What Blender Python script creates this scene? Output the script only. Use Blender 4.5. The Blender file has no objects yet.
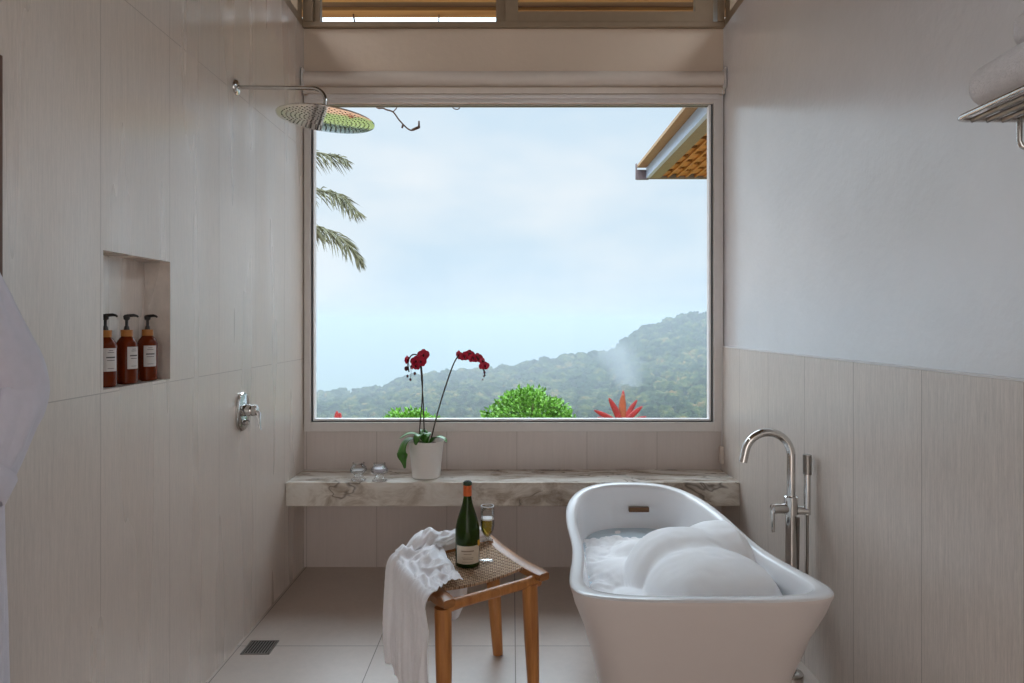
import bpy, bmesh, math, random
import numpy as np
from mathutils import Vector, Matrix, noise
random.seed(7)
PI = math.pi
C = bpy.context.scene.collection
F = 682.667          # focal length in pixels (24 mm on a 36 mm sensor)
EYE = 1.40

# ------------------------------------------------------------------ helpers
def lin(c):
    out = []
    for v in c:
        v = v / 255.0
        out.append(v / 12.92 if v <= 0.04045 else ((v + 0.055) / 1.055) ** 2.4)
    return (out[0], out[1], out[2], 1.0)

def tag(o, label=None, cat=None, group=None, kind=None):
    if label: o['label'] = label
    if cat: o['category'] = cat
    if group: o['group'] = group
    if kind: o['kind'] = kind
    return o

def empty(name, loc, rz=0, label=None, cat=None, group=None, kind=None):
    o = bpy.data.objects.new(name, None)
    C.objects.link(o)
    o.empty_display_size = 0.05
    o.location = loc
    o.rotation_euler = (0, 0, rz)
    return tag(o, label, cat, group, kind)

def obj(name, bm, mats, parent=None, smooth=False, loc=None):
    me = bpy.data.meshes.new(name)
    if isinstance(bm, bmesh.types.BMesh):
        bmesh.ops.recalc_face_normals(bm, faces=bm.faces)
        bm.to_mesh(me); bm.free()
    else:
        me.from_pydata(bm[0], [], bm[1]); me.update()
    if not isinstance(mats, (list, tuple)): mats = [mats]
    for m in mats: me.materials.append(m)
    if smooth:
        me.polygons.foreach_set('use_smooth', [True] * len(me.polygons))
        if smooth != 'all':
            me.set_sharp_from_angle(angle=math.radians(40))
    o = bpy.data.objects.new(name, me)
    C.objects.link(o)
    if parent: o.parent = parent
    if loc: o.location = loc
    return o

def copy_tree(o, parent=None):
    c = o.copy(); C.objects.link(c); c.parent = parent
    for ch in o.children: copy_tree(ch, c)
    return c

def add_box(bm, x0, x1, y0, y1, z0, z1, bev=0, mat=0, seg=2):
    r = bmesh.ops.create_cube(bm, size=1.0)
    vs = r['verts']
    for v in vs:
        v.co = Vector(((x0 + x1) / 2 + v.co.x * (x1 - x0), (y0 + y1) / 2 + v.co.y * (y1 - y0), (z0 + z1) / 2 + v.co.z * (z1 - z0)))
    fs = set(f for v in vs for f in v.link_faces)
    if bev:
        es = set(e for v in vs for e in v.link_edges)
        rr = bmesh.ops.bevel(bm, geom=list(es), offset=bev, segments=seg, affect='EDGES', profile=0.6)
        fs = set(rr['faces']) | set(f for f in fs if f.is_valid)
    for f in fs: f.material_index = mat
    return vs

def box(*a, **k):
    bm = bmesh.new(); add_box(bm, *a, **k); return bm

def add_tube(bm, pts, rad, seg=12, caps=True, flat=None, mat=0):
    pts = [Vector(p) for p in pts]
    n = len(pts)
    if not hasattr(rad, '__len__'): rad = [rad] * n
    rings = []
    t0 = (pts[1] - pts[0]).normalized()
    up = Vector((0, 0, 1)) if abs(t0.z) < 0.9 else Vector((1, 0, 0))
    nrm = t0.cross(up).normalized()
    for i in range(n):
        if i == 0: t = pts[1] - pts[0]
        elif i == n - 1: t = pts[-1] - pts[-2]
        else: t = pts[i + 1] - pts[i - 1]
        t.normalize()
        nrm = (nrm - t * nrm.dot(t)).normalized()
        b = t.cross(nrm)
        ring = []
        for k in range(seg):
            a = 2 * PI * k / seg
            fx = flat if flat else 1
            ring.append(bm.verts.new(pts[i] + nrm * math.cos(a) * rad[i] + b * math.sin(a) * rad[i] * fx))
        rings.append(ring)
    for i in range(n - 1):
        for k in range(seg):
            f = bm.faces.new((rings[i][k], rings[i][(k + 1) % seg], rings[i + 1][(k + 1) % seg], rings[i + 1][k]))
            f.material_index = mat
    if caps:
        f = bm.faces.new(rings[0][::-1]); f.material_index = mat
        f = bm.faces.new(rings[-1]); f.material_index = mat

def tube(pts, rad, **k):
    bm = bmesh.new(); add_tube(bm, pts, rad, **k); return bm

def add_lathe(bm, prof, seg=32, M=None, mat=0):
    M = M or Matrix.Identity(4)
    rings = []
    for r, z in prof:
        if r < 1e-6:
            rings.append([bm.verts.new(M @ Vector((0, 0, z)))])
        else:
            rings.append([bm.verts.new(M @ Vector((r * math.cos(2 * PI * k / seg), r * math.sin(2 * PI * k / seg), z))) for k in range(seg)])
    for a, b in zip(rings[:-1], rings[1:]):
        for k in range(seg):
            k2 = (k + 1) % seg
            if len(a) == 1 and len(b) == 1: continue
            if len(a) == 1: f = bm.faces.new((a[0], b[k], b[k2]))
            elif len(b) == 1: f = bm.faces.new((a[k], a[k2], b[0]))
            else: f = bm.faces.new((a[k], a[k2], b[k2], b[k]))
            f.material_index = mat

def lathe(prof, seg=32, M=None):
    bm = bmesh.new(); add_lathe(bm, prof, seg, M); return bm

def spline(pts, n):
    """Catmull-Rom through pts, n samples per span"""
    P = [Vector(p) for p in pts]
    P = [P[0] * 2 - P[1]] + P + [P[-1] * 2 - P[-2]]
    out = []
    for i in range(1, len(P) - 2):
        for k in range(n):
            t = k / n
            out.append(0.5 * ((2 * P[i]) + (-P[i - 1] + P[i + 1]) * t + (2 * P[i - 1] - 5 * P[i] + 4 * P[i + 1] - P[i + 2]) * t * t + (-P[i - 1] + 3 * P[i] - 3 * P[i + 1] + P[i + 2]) * t ** 3))
    out.append(P[-2].copy())
    return out

def interp(x, xs, ys):
    return float(np.interp(x, xs, ys))

# ------------------------------------------------------------------ materials
class NT:
    def __init__(s, name):
        s.m = bpy.data.materials.new(name); s.m.use_nodes = True
        s.t = s.m.node_tree; s.b = s.t.nodes['Principled BSDF']; s.out = s.t.nodes['Material Output']
    def n(s, typ, **k):
        nd = s.t.nodes.new(typ)
        for a, v in k.items():
            if a == 'ins':
                for kk, vv in v.items():
                    if isinstance(vv, bpy.types.NodeSocket): s.t.links.new(vv, nd.inputs[kk])
                    else: nd.inputs[kk].default_value = vv
            else: setattr(nd, a, v)
        return nd
    def math(s, op, a, b=None, c=None):
        nd = s.n('ShaderNodeMath', operation=op)
        for i, v in enumerate((a, b, c)):
            if v is None: continue
            if isinstance(v, bpy.types.NodeSocket): s.t.links.new(v, nd.inputs[i])
            else: nd.inputs[i].default_value = v
        return nd.outputs[0]
    def set(s, **k):
        for kk, v in k.items():
            kk = kk.replace('_', ' ')
            if isinstance(v, bpy.types.NodeSocket): s.t.links.new(v, s.b.inputs[kk])
            else: s.b.inputs[kk].default_value = v
    def coord(s, scale=(1, 1, 1), loc=(0, 0, 0)):
        tc = s.n('ShaderNodeTexCoord')
        mp = s.n('ShaderNodeMapping', ins={'Vector': tc.outputs['Object'], 'Scale': scale, 'Location': loc})
        return mp.outputs[0]
    def noise(s, vec, scale=5, detail=4, rough=0.5):
        return s.n('ShaderNodeTexNoise', ins={'Vector': vec, 'Scale': scale, 'Detail': detail, 'Roughness': rough}).outputs[0]
    def ramp(s, fac, stops):
        nd = s.n('ShaderNodeValToRGB', ins={'Fac': fac})
        cr = nd.color_ramp
        while len(cr.elements) < len(stops): cr.elements.new(0.5)
        for e, (p, c) in zip(cr.elements, stops):
            e.position = p; e.color = c
        return nd.outputs[0]
    def mix(s, fac, a, b):
        nd = s.n('ShaderNodeMix', data_type='RGBA')
        for i, v in ((0, fac), (6, a), (7, b)):
            if isinstance(v, bpy.types.NodeSocket): s.t.links.new(v, nd.inputs[i])
            else: nd.inputs[i].default_value = v
        return nd.outputs[2]
    def bump(s, h, strength=0.3, dist=0.002):
        nd = s.n('ShaderNodeBump', ins={'Height': h, 'Strength': strength, 'Distance': dist})
        s.t.links.new(nd.outputs[0], s.b.inputs['Normal'])

def simple(name, rgb, rough=0.5, metal=0, spec=0.5, var=0, vs=20, bump=0, bs=60, **k):
    t = NT(name)
    col = lin(rgb)
    t.set(Base_Color=col, Roughness=rough, Metallic=metal, Specular_IOR_Level=spec)
    v = t.coord()
    if var:
        n = t.noise(v, vs, 4)
        d = tuple(c * (1 - var) for c in col[:3]) + (1,)
        l = tuple(min(1, c * (1 + var)) for c in col[:3]) + (1,)
        t.set(Base_Color=t.ramp(n, [(0.3, d), (0.7, l)]))
    if bump: t.bump(t.noise(v, bs, 3), bump, 0.003)
    t.set(**k)
    return t.m

def tile_mat(name, rgb, axes, offs, sizes, streak=None, rough=(0.3, 0.55), joint=0.0022, jcol=(105, 96, 90), var=0.05, bumpd=0.0008, bs=0.25, spec=.9):
    """axes: e.g. 'YZ' – the two in-plane axes; offs/sizes – joint phase and pitch along them"""
    t = NT(name)
    tc = t.n('ShaderNodeTexCoord')
    sp = t.n('ShaderNodeSeparateXYZ', ins={0: tc.outputs['Object']})
    ids = []; js = []
    for ax, of, sz in zip(axes, offs, sizes):
        c = sp.outputs[ax]
        u = t.math('DIVIDE', t.math('SUBTRACT', c, of), sz)
        fr = t.math('FRACT', u)
        d = t.math('MINIMUM', fr, t.math('SUBTRACT', 1.0, fr))
        js.append(t.math('LESS_THAN', d, joint / 2 / sz))
        ids.append(t.math('FLOOR', u))
    j = t.math('MAXIMUM', js[0], js[1])
    cid = t.n('ShaderNodeCombineXYZ', ins={0: ids[0], 1: ids[1]})
    wn = t.n('ShaderNodeTexWhiteNoise', ins={'Vector': cid.outputs[0]})
    sc = streak or (8, 8, 8)
    mp = t.n('ShaderNodeMapping', ins={'Vector': tc.outputs['Object'], 'Scale': sc})
    off = t.n('ShaderNodeVectorMath', operation='ADD', ins={0: mp.outputs[0], 1: wn.outputs['Color']})
    n1 = t.noise(off.outputs[0], 1.0, 6, 0.65)
    n2 = t.noise(off.outputs[0], 5.0, 5, 0.75)
    base = lin(rgb)
    dk = tuple(c * (1 - var) for c in base[:3]) + (1,)
    lt = tuple(min(1, c * (1 + var)) for c in base[:3]) + (1,)
    nn = t.math('ADD', t.math('MULTIPLY', n1, 0.45), t.math('MULTIPLY', n2, 0.55))
    col = t.ramp(nn, [(0.36, dk), (0.64, lt)])
    tv = t.math('ADD', 0.97, t.math('MULTIPLY', wn.outputs['Value'], 0.05))
    colv = t.n('ShaderNodeVectorMath', operation='SCALE', ins={0: col, 'Scale': tv})
    t.set(Base_Color=t.mix(j, colv.outputs[0], lin(jcol)))
    mpr = t.n('ShaderNodeMapping', ins={'Vector': tc.outputs['Object'], 'Scale': (6.0, 6.0, .55) if axes[1] == 'Z' else (2.0, 2.0, 2.0)})
    nr = t.math('MINIMUM', t.math('MAXIMUM', t.math('MULTIPLY_ADD', t.noise(mpr.outputs[0], 1.0, 2, .5), 1.5, -.25), 0.0), 1.0)
    rr = t.math('ADD', rough[0], t.math('MULTIPLY', nr, rough[1] - rough[0]))
    t.set(Roughness=t.math('MAXIMUM', rr, t.math('MULTIPLY', j, 0.8)))
    h = t.math('SUBTRACT', n1, t.math('MULTIPLY', j, 1.0))
    t.bump(h, bs, bumpd * 2)
    t.set(Specular_IOR_Level=spec, IOR=1.75)
    return t.m

WALLC = (210, 198, 188)
M_left = tile_mat('limestone wall tile left', WALLC, 'YZ', (1.98, -0.005), (0.40, 1.2), streak=(9, 150, 7), rough=(0.15, 0.46), joint=0.003, jcol=(178, 166, 158), var=0.13)
M_wains = tile_mat('limestone wainscot tile', (206, 195, 186), 'YZ', (2.0, -0.3), (0.40, 3.0), streak=(9, 150, 7), rough=(0.26, 0.52), joint=0.003, jcol=(158, 146, 138), var=0.2)
M_backtile = tile_mat('limestone tile under window', (206, 194, 188), 'XZ', (0.028, -0.005), (0.402, 3.0), streak=(60, 9, 2.2), rough=(0.35, 0.6), joint=0.003, jcol=(165, 152, 144))
M_floor = tile_mat('stone floor tile', (188, 172, 160), 'XY', (0.014, 2.96), (0.597, 1.2), streak=(5, 5, 5), rough=(0.32, 0.5), joint=0.004, jcol=(120, 108, 98), var=0.06, bs=0.15)
def plaster(name, rgb, rough=0.5):
    t = NT(name)
    v = t.coord()
    n = t.noise(v, 2.2, 5, 0.6)
    b = lin(rgb); d = tuple(c * 0.94 for c in b[:3]) + (1,)
    t.set(Base_Color=t.ramp(n, [(0.35, d), (0.65, b)]), Roughness=rough)
    hh = t.math('ADD', t.noise(v, 30, 4, 0.6), t.math('MULTIPLY', t.noise(v, 7, 3), 1.5))
    t.bump(hh, 0.30, 0.0045)
    t.set(Specular_IOR_Level=1.0, IOR=1.75)
    return t.m
M_plaster = plaster('painted plaster right', (222, 220, 222), 0.22)
M_plaster_back = plaster('painted plaster over window', (222, 198, 174), 0.5)
M_ceiling = simple('ceiling boards', (196, 172, 146), 0.6, var=0.1, vs=6)
M_frame = simple('taupe metal window frame', (224, 218, 214), 0.32, var=0.02)
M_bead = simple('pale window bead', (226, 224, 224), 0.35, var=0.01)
M_gasket = simple('dark gasket', (70, 74, 80), 0.5, var=0.05)
M_clere = simple('tan clerestory frame', (150, 128, 104), 0.45, var=0.05)
M_blind = simple('blind cassette', (220, 206, 194), 0.4, var=0.02)
M_white = simple('white acrylic', (236, 236, 238), 0.12, var=0.005)
M_tubout = simple('white tub satin outside', (222, 214, 211), 0.32, var=0.005)
M_chrome = simple('chrome', (205, 203, 200), 0.07, metal=1, var=0.02)
M_brushed = simple('brushed nickel', (150, 145, 140), 0.3, metal=1, var=0.05, vs=90)
M_bronze = simple('dark bronze', (96, 66, 42), 0.35, metal=0.7, var=0.1)
M_dark = simple('dark slot', (26, 24, 22), 0.7, var=0.1)
M_pot = simple('white ceramic', (236, 232, 228), 0.3, var=0.01)
M_soil = simple('bark soil', (70, 45, 28), 0.9, var=0.4, vs=90, bump=0.8)
M_robe = simple('white cotton', (206, 202, 212), 0.9, var=0.03, vs=40, bump=0.25, bs=500, Sheen_Weight=0.3)
M_towel = simple('white terry', (214, 208, 208), 0.95, var=0.05, vs=60, bump=0.9, bs=260, Sheen_Weight=0.4)
M_gauze = simple('white gauze', (247, 247, 252), 0.9, var=0.02, vs=60, bump=0.35, bs=240, Sheen_Weight=0.3)
M_blackplastic = simple('black plastic pump', (30, 24, 22), 0.35, var=0.1)
M_gold = simple('bamboo collar', (176, 112, 44), 0.4, var=0.12, vs=60)
M_label = simple('paper label', (206, 200, 196), 0.6, var=0.02)
M_ink = simple('label ink', (70, 64, 62), 0.6, var=0.02)
M_winelabel = simple('cream wine label', (208, 196, 178), 0.6, var=0.04, vs=50)
M_foil = simple('copper foil', (206, 96, 38), 0.35, metal=0.3, var=0.12, vs=80)
M_yellow = simple('yellow sticker', (226, 168, 40), 0.5, var=0.03)
M_leafdk = simple('orchid leaf', (66, 122, 40), 0.3, var=0.2, vs=30)
M_stem = simple('orchid stem', (56, 44, 30), 0.5, var=0.2)
M_petal = simple('crimson petal', (190, 18, 58), 0.5, var=0.2, vs=80)
M_lip = simple('dark orchid centre', (96, 6, 30), 0.45, var=0.2, vs=80)
M_bud = simple('orchid bud', (78, 26, 38), 0.5, var=0.2)
M_shrub = simple('lime green leaves', (74, 126, 30), 0.5, var=0.3, vs=14)
M_palm = simple('palm leaflet', (70, 74, 48), 0.6, var=0.25, vs=10)
M_twig = simple('bare twig bark', (92, 72, 62), 0.8, var=0.2)
M_red = simple('red bromeliad leaf', (124, 30, 34), 0.45, var=0.25, vs=12)
M_redmid = simple('orange bromeliad leaf', (128, 66, 40), 0.45, var=0.15, vs=12)
M_fascia = simple('tan fascia board', (140, 116, 84), 0.6, var=0.08)
M_gutter = simple('painted gutter', (150, 168, 190), 0.4, var=0.03)
M_beam = simple('olive grey beam', (112, 104, 84), 0.6, var=0.08)
M_lath = simple('golden lath', (158, 108, 40), 0.6, var=0.2, vs=12)
M_gap = simple('dark roof void', (60, 36, 16), 0.9, var=0.2)
M_gardenslope = simple('garden slope foliage', (78, 88, 18), 0.8, var=0.45, vs=2.0, bump=1.0, bs=6)

def wood(name, rgb, rgb2, scale=(3, 40, 40), rough=0.4):
    t = NT(name)
    v = t.coord(scale)
    n = t.noise(v, 1.0, 5, 0.6)
    t.set(Base_Color=t.ramp(n, [(0.3, lin(rgb2)), (0.7, lin(rgb))]), Roughness=rough)
    t.bump(n, 0.15, 0.002)
    return t.m
M_teak = wood('teak', (204, 142, 80), (158, 98, 50), (40, 40, 3), 0.34)
M_teakr = wood('teak rail', (176, 124, 78), (140, 90, 50), (8, 8, 40), 0.32)
M_deck = wood('deck boards', (146, 104, 70), (112, 78, 52), (0.8, 14, 14), 0.6)
M_soffit = wood('roof soffit boards', (108, 88, 68), (76, 58, 44), (0.6, 9, 9), 0.6)
M_rafter = wood('edge beam', (176, 134, 80), (128, 90, 52), (0.8, 14, 14), 0.6)

def weave():
    t = NT('woven cord seat')
    tc = t.n('ShaderNodeTexCoord')
    sp = t.n('ShaderNodeSeparateXYZ', ins={0: tc.outputs['Object']})
    a = t.math('MULTIPLY', sp.outputs['X'], 2 * PI / 0.0075)
    b = t.math('MULTIPLY', sp.outputs['Y'], 2 * PI / 0.030)
    w = t.math('SINE', t.math('ADD', a, t.math('MULTIPLY', t.math('SINE', b), 0.6)))
    ph = t.math('SINE', t.math('ADD', b, t.math('MULTIPLY', t.math('FLOOR', t.math('DIVIDE', sp.outputs['X'], 0.015)), PI)))
    h = t.math('ADD', t.math('MULTIPLY', w, 0.5), t.math('MULTIPLY', ph, 0.6))
    col = t.ramp(t.math('ADD', 0.5, t.math('MULTIPLY', h, 0.4)), [(0.1, lin((128, 96, 70))), (0.55, lin((200, 166, 134))), (1, lin((222, 190, 160)))])
    t.set(Base_Color=col, Roughness=0.75)
    t.bump(h, 0.8, 0.004)
    return t.m
M_weave = weave()

def marble():
    t = NT('grey veined marble')
    v = t.coord((1, 2.5, 1.8))
    wv = t.n('ShaderNodeTexNoise', ins={'Vector': v, 'Scale': 1.5, 'Detail': 3})
    dv = t.n('ShaderNodeVectorMath', operation='MULTIPLY_ADD', ins={0: wv.outputs['Color'], 1: (1.3, 1.3, 1.3), 2: v})
    n = t.noise(dv.outputs[0], 2.6, 9, 0.66)
    c = t.ramp(n, [(0.30, lin((124, 110, 96))), (0.41, lin((186, 174, 160))), (0.50, lin((222, 216, 206))), (0.66, lin((244, 242, 236)))])
    r = t.math('ABSOLUTE', t.math('SUBTRACT', t.noise(dv.outputs[0], 1.7, 4, 0.5), 0.5))
    vein = t.math('SUBTRACT', 1.0, t.math('MINIMUM', t.math('DIVIDE', r, 0.014), 1.0))
    vm = t.math('MULTIPLY', vein, t.math('GREATER_THAN', t.noise(v, 2.2, 2), 0.47))
    t.set(Base_Color=t.mix(t.math('MULTIPLY', vm, 0.75), c, lin((84, 72, 64))), Roughness=0.22)
    return t.m
M_marble = marble()

def glassmat(name, tint=(1, 1, 1, 1), ior=1.45, refl=None):
    t = NT(name)
    t.t.nodes.remove(t.b)
    tr = t.n('ShaderNodeBsdfTransparent', ins={'Color': tint})
    gl = t.n('ShaderNodeBsdfGlossy', ins={'Roughness': 0.02})
    fr = t.n('ShaderNodeFresnel', ins={'IOR': ior})
    f = fr.outputs[0]
    if refl: f = t.math('MINIMUM', t.math('MULTIPLY', f, refl), 1.0)
    mx = t.n('ShaderNodeMixShader', ins={0: f, 1: tr.outputs[0], 2: gl.outputs[0]})
    t.t.links.new(mx.outputs[0], t.out.inputs[0])
    return t.m
M_pane = glassmat('window glass', (0.99, 0.995, 1.0, 1), 1.3, 0.25)
M_glass = glassmat('clear drinking glass', (0.98, 0.985, 0.98, 1), 1.4, .55)
M_crystal = glassmat('cut glass', (0.98, 0.98, 0.98, 1), 1.45, .7)
M_wine = glassmat('pale sparkling wine', lin((240, 228, 150)), 1.33, 1.0)
t = NT('dark green bottle glass'); t.set(Base_Color=lin((44, 66, 16)), Roughness=0.06, Transmission_Weight=0.35, IOR=1.3); M_bottle = t.m
t = NT('amber bottle glass'); t.set(Base_Color=lin((120, 46, 16)), Roughness=0.12, Transmission_Weight=0.35, IOR=1.25); M_amber = t.m
def foam_mat(name, rgb, bumps):
    t = NT(name)
    v = t.coord()
    t.set(Base_Color=lin(rgb), Roughness=0.75, Subsurface_Weight=0.08, Subsurface_Radius=(0.03, 0.03, 0.035), Subsurface_Scale=1.0)
    t.bump(t.noise(v, 160, 3, 0.7), bumps, 0.002)
    return t.m
M_foam = foam_mat('bath foam', (250, 250, 252), 0.25)
t = NT('bath water'); t.set(Base_Color=lin((206, 222, 232)), Roughness=0.12, IOR=1.33)
t.bump(t.noise(t.coord(), 22, 4), 0.35, 0.01); M_water = t.m

# ------------------------------------------------------------------ camera
cam = bpy.data.cameras.new('camera'); cam.lens = 24.0; cam.sensor_width = 36.0
cam.shift_y = -18.5 / 1024.0; cam.clip_end = 9000; cam.clip_start = 0.02
co = bpy.data.objects.new('camera', cam); C.objects.link(co)
co.location = (0, 0, EYE); co.rotation_euler = (PI / 2, 0, 0)
bpy.context.scene.camera = co

# ------------------------------------------------------------------ room
XL, XR, D = -1.193, 1.212, 3.917
YB = -2.4            # wall behind the viewer
SILL = 3.087         # clerestory sill
CEIL = 3.75
ST = dict(kind='structure')
tag(obj('floor', box(XL - 0.2, XR + 0.2, YB - 0.2, D + 0.2, -0.1, 0.0), M_floor), **ST)
# left wall with niche
NY0, NY1, NZ0, NZ1, ND = 1.992, 2.383, 1.205, 1.613, 0.09
bm = bmesh.new()
W = XL - 0.18
add_box(bm, W, XL, YB, NY0, 0, SILL)
add_box(bm, W, XL, NY1, D + 0.18, 0, SILL)
add_box(bm, W, XL, NY0, NY1, 0, NZ0)
add_box(bm, W, XL, NY0, NY1, NZ1, SILL)
add_box(bm, W, XL - ND, NY0, NY1, NZ0, NZ1)
tag(obj('wall_left', bm, M_left), **ST)
tag(obj('wall_right', box(XR, XR + 0.18, YB, D + 0.18, 0, SILL), M_plaster), **ST)
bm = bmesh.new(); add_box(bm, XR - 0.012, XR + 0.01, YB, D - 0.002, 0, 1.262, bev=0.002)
add_box(bm, XR - 0.013, XR + 0.01, YB, D - 0.002, 1.2625, 1.268, mat=1)  # white strip: light catching the wainscot's top edge, put into the colour
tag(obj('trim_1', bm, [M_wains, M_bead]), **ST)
# window wall: plaster above, tile below; opening for window_1
WX0, WX1, WZ0, WZ1 = -1.189, 1.207, 0.78, 2.70
bm = bmesh.new()
add_box(bm, XL, XR, D, D + 0.18, WZ1, SILL)
for (x0, x1) in ((XL - .0, WX0), (WX1, XR)):
    add_box(bm, x0, x1, D, D + 0.18, WZ0, WZ1)
add_box(bm, XL, XR, D, D + 0.18, 0, WZ0, mat=1)
tag(obj('wall_front', bm, [M_plaster_back, M_backtile]), **ST)
# ceiling
tag(obj('ceiling', box(XL - 0.45, XR + 0.45, YB - 0.2, 5.1, CEIL, CEIL + 0.12), M_soffit), **ST)
# unseen wall behind viewer, its wide opening added to let in fill light
bm = bmesh.new()
add_box(bm, XL - .18, -0.95, YB - 0.15, YB, 0, CEIL)
add_box(bm, 0.95, XR + .18, YB - 0.15, YB, 0, CEIL)
add_box(bm, -0.95, 0.95, YB - 0.15, YB, 2.5, CEIL)
tag(obj('wall_rear', bm, M_plaster_back), **ST)

# main window
w1 = empty('window_1', ((WX0 + WX1) / 2, D, WZ0)); tag(w1, **ST)
GX0, GX1, GZ0, GZ1 = -1.153, 1.153, 0.832, 2.657
def ring_frame(bm, x0, x1, z0, z1, X0, X1, Z0, Z1, y0, y1, bev=0.003):
    """outer X0..Z1 inner x0..z1"""
    add_box(bm, X0, x0, y0, y1, Z0, Z1, bev=bev)
    add_box(bm, x1, X1, y0, y1, Z0, Z1, bev=bev)
    add_box(bm, x0 - 0.001, x1 + 0.001, y0, y1, z1, Z1, bev=bev)
    add_box(bm, x0 - 0.001, x1 + 0.001, y0, y1, Z0, z0, bev=bev)
def child_at(o, parent):
    """mesh given in world coordinates, parented without moving"""
    o.parent = parent; o.matrix_parent_inverse = Matrix.Translation(parent.location).inverted()
    return o
bm = bmesh.new(); ring_frame(bm, GX0, GX1, GZ0, GZ1, WX0, WX1, WZ0, WZ1, D - 0.018, D + 0.06)
child_at(obj('window_frame', bm, M_frame), w1)
bm = bmesh.new(); ring_frame(bm, GX0 + .012, GX1 - .012, GZ0 + .008, GZ1 - .005, GX0 - .001, GX1 + .001, GZ0 - .001, GZ1 + .001, D + 0.005, D + 0.05)
child_at(obj('gasket', bm, M_gasket), w1)
bm = bmesh.new(); ring_frame(bm, GX0 + .017, GX1 - .021, GZ0 + .017, GZ1 - .0048, GX0 + .011, GX1 - .011, GZ0 + .007, GZ1 - .004, D + 0.0, D + 0.05, bev=0.001)
child_at(obj('bead', bm, M_bead), w1)
child_at(obj('pane', box(GX0, GX1, D + 0.02, D + 0.024, GZ0, GZ1), M_pane), w1)

# clerestory over the window
w2 = empty('window_2', (0, D, SILL)); tag(w2, **ST)
k = D / F
def cx(px): return (px - 512) * k
bm = bmesh.new()
CT = CEIL
add_box(bm, XL, XR, D - 0.03, D + 0.1, SILL, SILL + 0.03, bev=.003)
add_box(bm, XL, cx(314), D - 0.03, D + 0.1, SILL + .031, CT, bev=.003)
add_box(bm, cx(716), XR, D - 0.03, D + 0.1, SILL + .031, CT, bev=.003)
child_at(obj('window_frame', bm, M_clere), w2)
bm = bmesh.new(); ring_frame(bm, cx(320), cx(496), SILL + .042, CT - .05, cx(314), cx(509), SILL + .028, CT - .01, D + 0.0, D + 0.05)
child_at(obj('fixed_sash', bm, M_clere), w2)
bm = bmesh.new(); ring_frame(bm, cx(518), cx(694), SILL + .092, CT - .05, cx(505), cx(712), SILL + .028, CT - .01, D - 0.022, D + 0.02)
child_at(obj('sliding_sash', bm, M_clere), w2)
child_at(obj('pane', box(cx(316), cx(508), D + 0.02, D + 0.024, SILL + .03, CT - .02), M_pane), w2)
child_at(obj('pane', box(cx(516), cx(700), D - 0.002, D + 0.002, SILL + .03, CT - .02), M_pane), w2)
# side clerestories
for nm, s in (('window_3', -1), ('window_4', 1)):
    X = XL if s < 0 else XR
    w = empty(nm, (X, 0, SILL)); tag(w, **ST)
    bm = bmesh.new()
    x0, x1 = (X - 0.12, X + 0.0) if s < 0 else (X, X + 0.12)
    add_box(bm, x0, x1, YB, D + .1, SILL, SILL + 0.05, bev=.003)
    add_box(bm, x0, x1, YB, D + .1, CT - 0.06, CT, bev=.003)
    for y in (YB + .05, -0.6, 1.1, 2.55, 3.84):
        add_box(bm, x0, x1, y - 0.04, y + 0.04, SILL + .049, CT - .059, bev=.003)
    child_at(obj('window_frame', bm, M_clere), w)
    child_at(obj('pane', box((x0 + x1) / 2 - .002, (x0 + x1) / 2 + .002, YB, D, SILL + .03, CT - .02), M_pane), w)

# roof edge over the window, outside
tag(obj('trim_2', box(-3.2, 3.2, 5.08, 5.2, 3.725, 3.98, bev=.005), M_rafter), **ST)
bm = bmesh.new()
for y in (4.35, 4.75):
    add_box(bm, -3.1, 3.1, y - .04, y + .04, CEIL - .10, CEIL - .001, bev=.004)
tag(obj('trim_3', bm, M_rafter), **ST)

# blind cassette
bl = empty('roller_blind', (0, D - 0.03, 2.697), label='taupe roller blind cassette running across the top of the big window', cat='blind')
bm = bmesh.new()
prof = []
for i in range(13):
    a = PI / 2 + i * PI / 12
    prof.append((0.0 + 0.035 * math.cos(a) - 0.02, 0.103 + 0.035 * math.sin(a)))
pf = [(D - 0.019, 2.703), (D - 0.019, 2.834)]
arc = [(D - 0.02 - 0.045 * math.sin(a * PI / 16), 2.792 + 0.042 * math.cos(a * PI / 16)) for a in range(0, 17)]
pf = [(D - 0.0195, 2.834)] + arc + [(D - 0.04, 2.735), (D - 0.045, 2.703), (D - 0.0195, 2.703)]
va = [bm.verts.new((XL + 0.004, y, z)) for y, z in pf]; vb = [bm.verts.new((XR - 0.004, y, z)) for y, z in pf]
for i in range(len(pf)):
    j = (i + 1) % len(pf); bm.faces.new((va[i], va[j], vb[j], vb[i]))
bm.faces.new(va); bm.faces.new(vb[::-1])
child_at(obj('cassette', bm, M_blind, smooth=True), bl)
for X in (XL + .005, XR - .012):
    child_at(obj('end_cap', box(X, X + .007, D - .078, D - .019, 2.725, 2.842, bev=.002), M_frame), bl)
child_at(obj('hem_bar', box(XL + .03, XR - .03, D - .034, D - .0195, 2.678, 2.702, bev=.004), M_frame), bl)
child_at(obj('pull_cord', tube([(XR - .02, D - .05, 2.72), (XR - .02, D - .04, 0.69)], 0.002, seg=6), M_bead), bl)
child_at(obj('cord_tensioner', box(XR - .032, XR - .013, D - .055, D - .022, 0.60, 0.70, bev=.004), M_blind), bl)

# marble ledge
bm = box(XL + .001, XR - .0125, D - 0.322, D - 0.001, 0.434, 0.561, bev=0.004)
tag(obj('stone_shelf', bm, M_marble), 'thick grey veined marble ledge running below the window from wall to wall', 'shelf')

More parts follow.
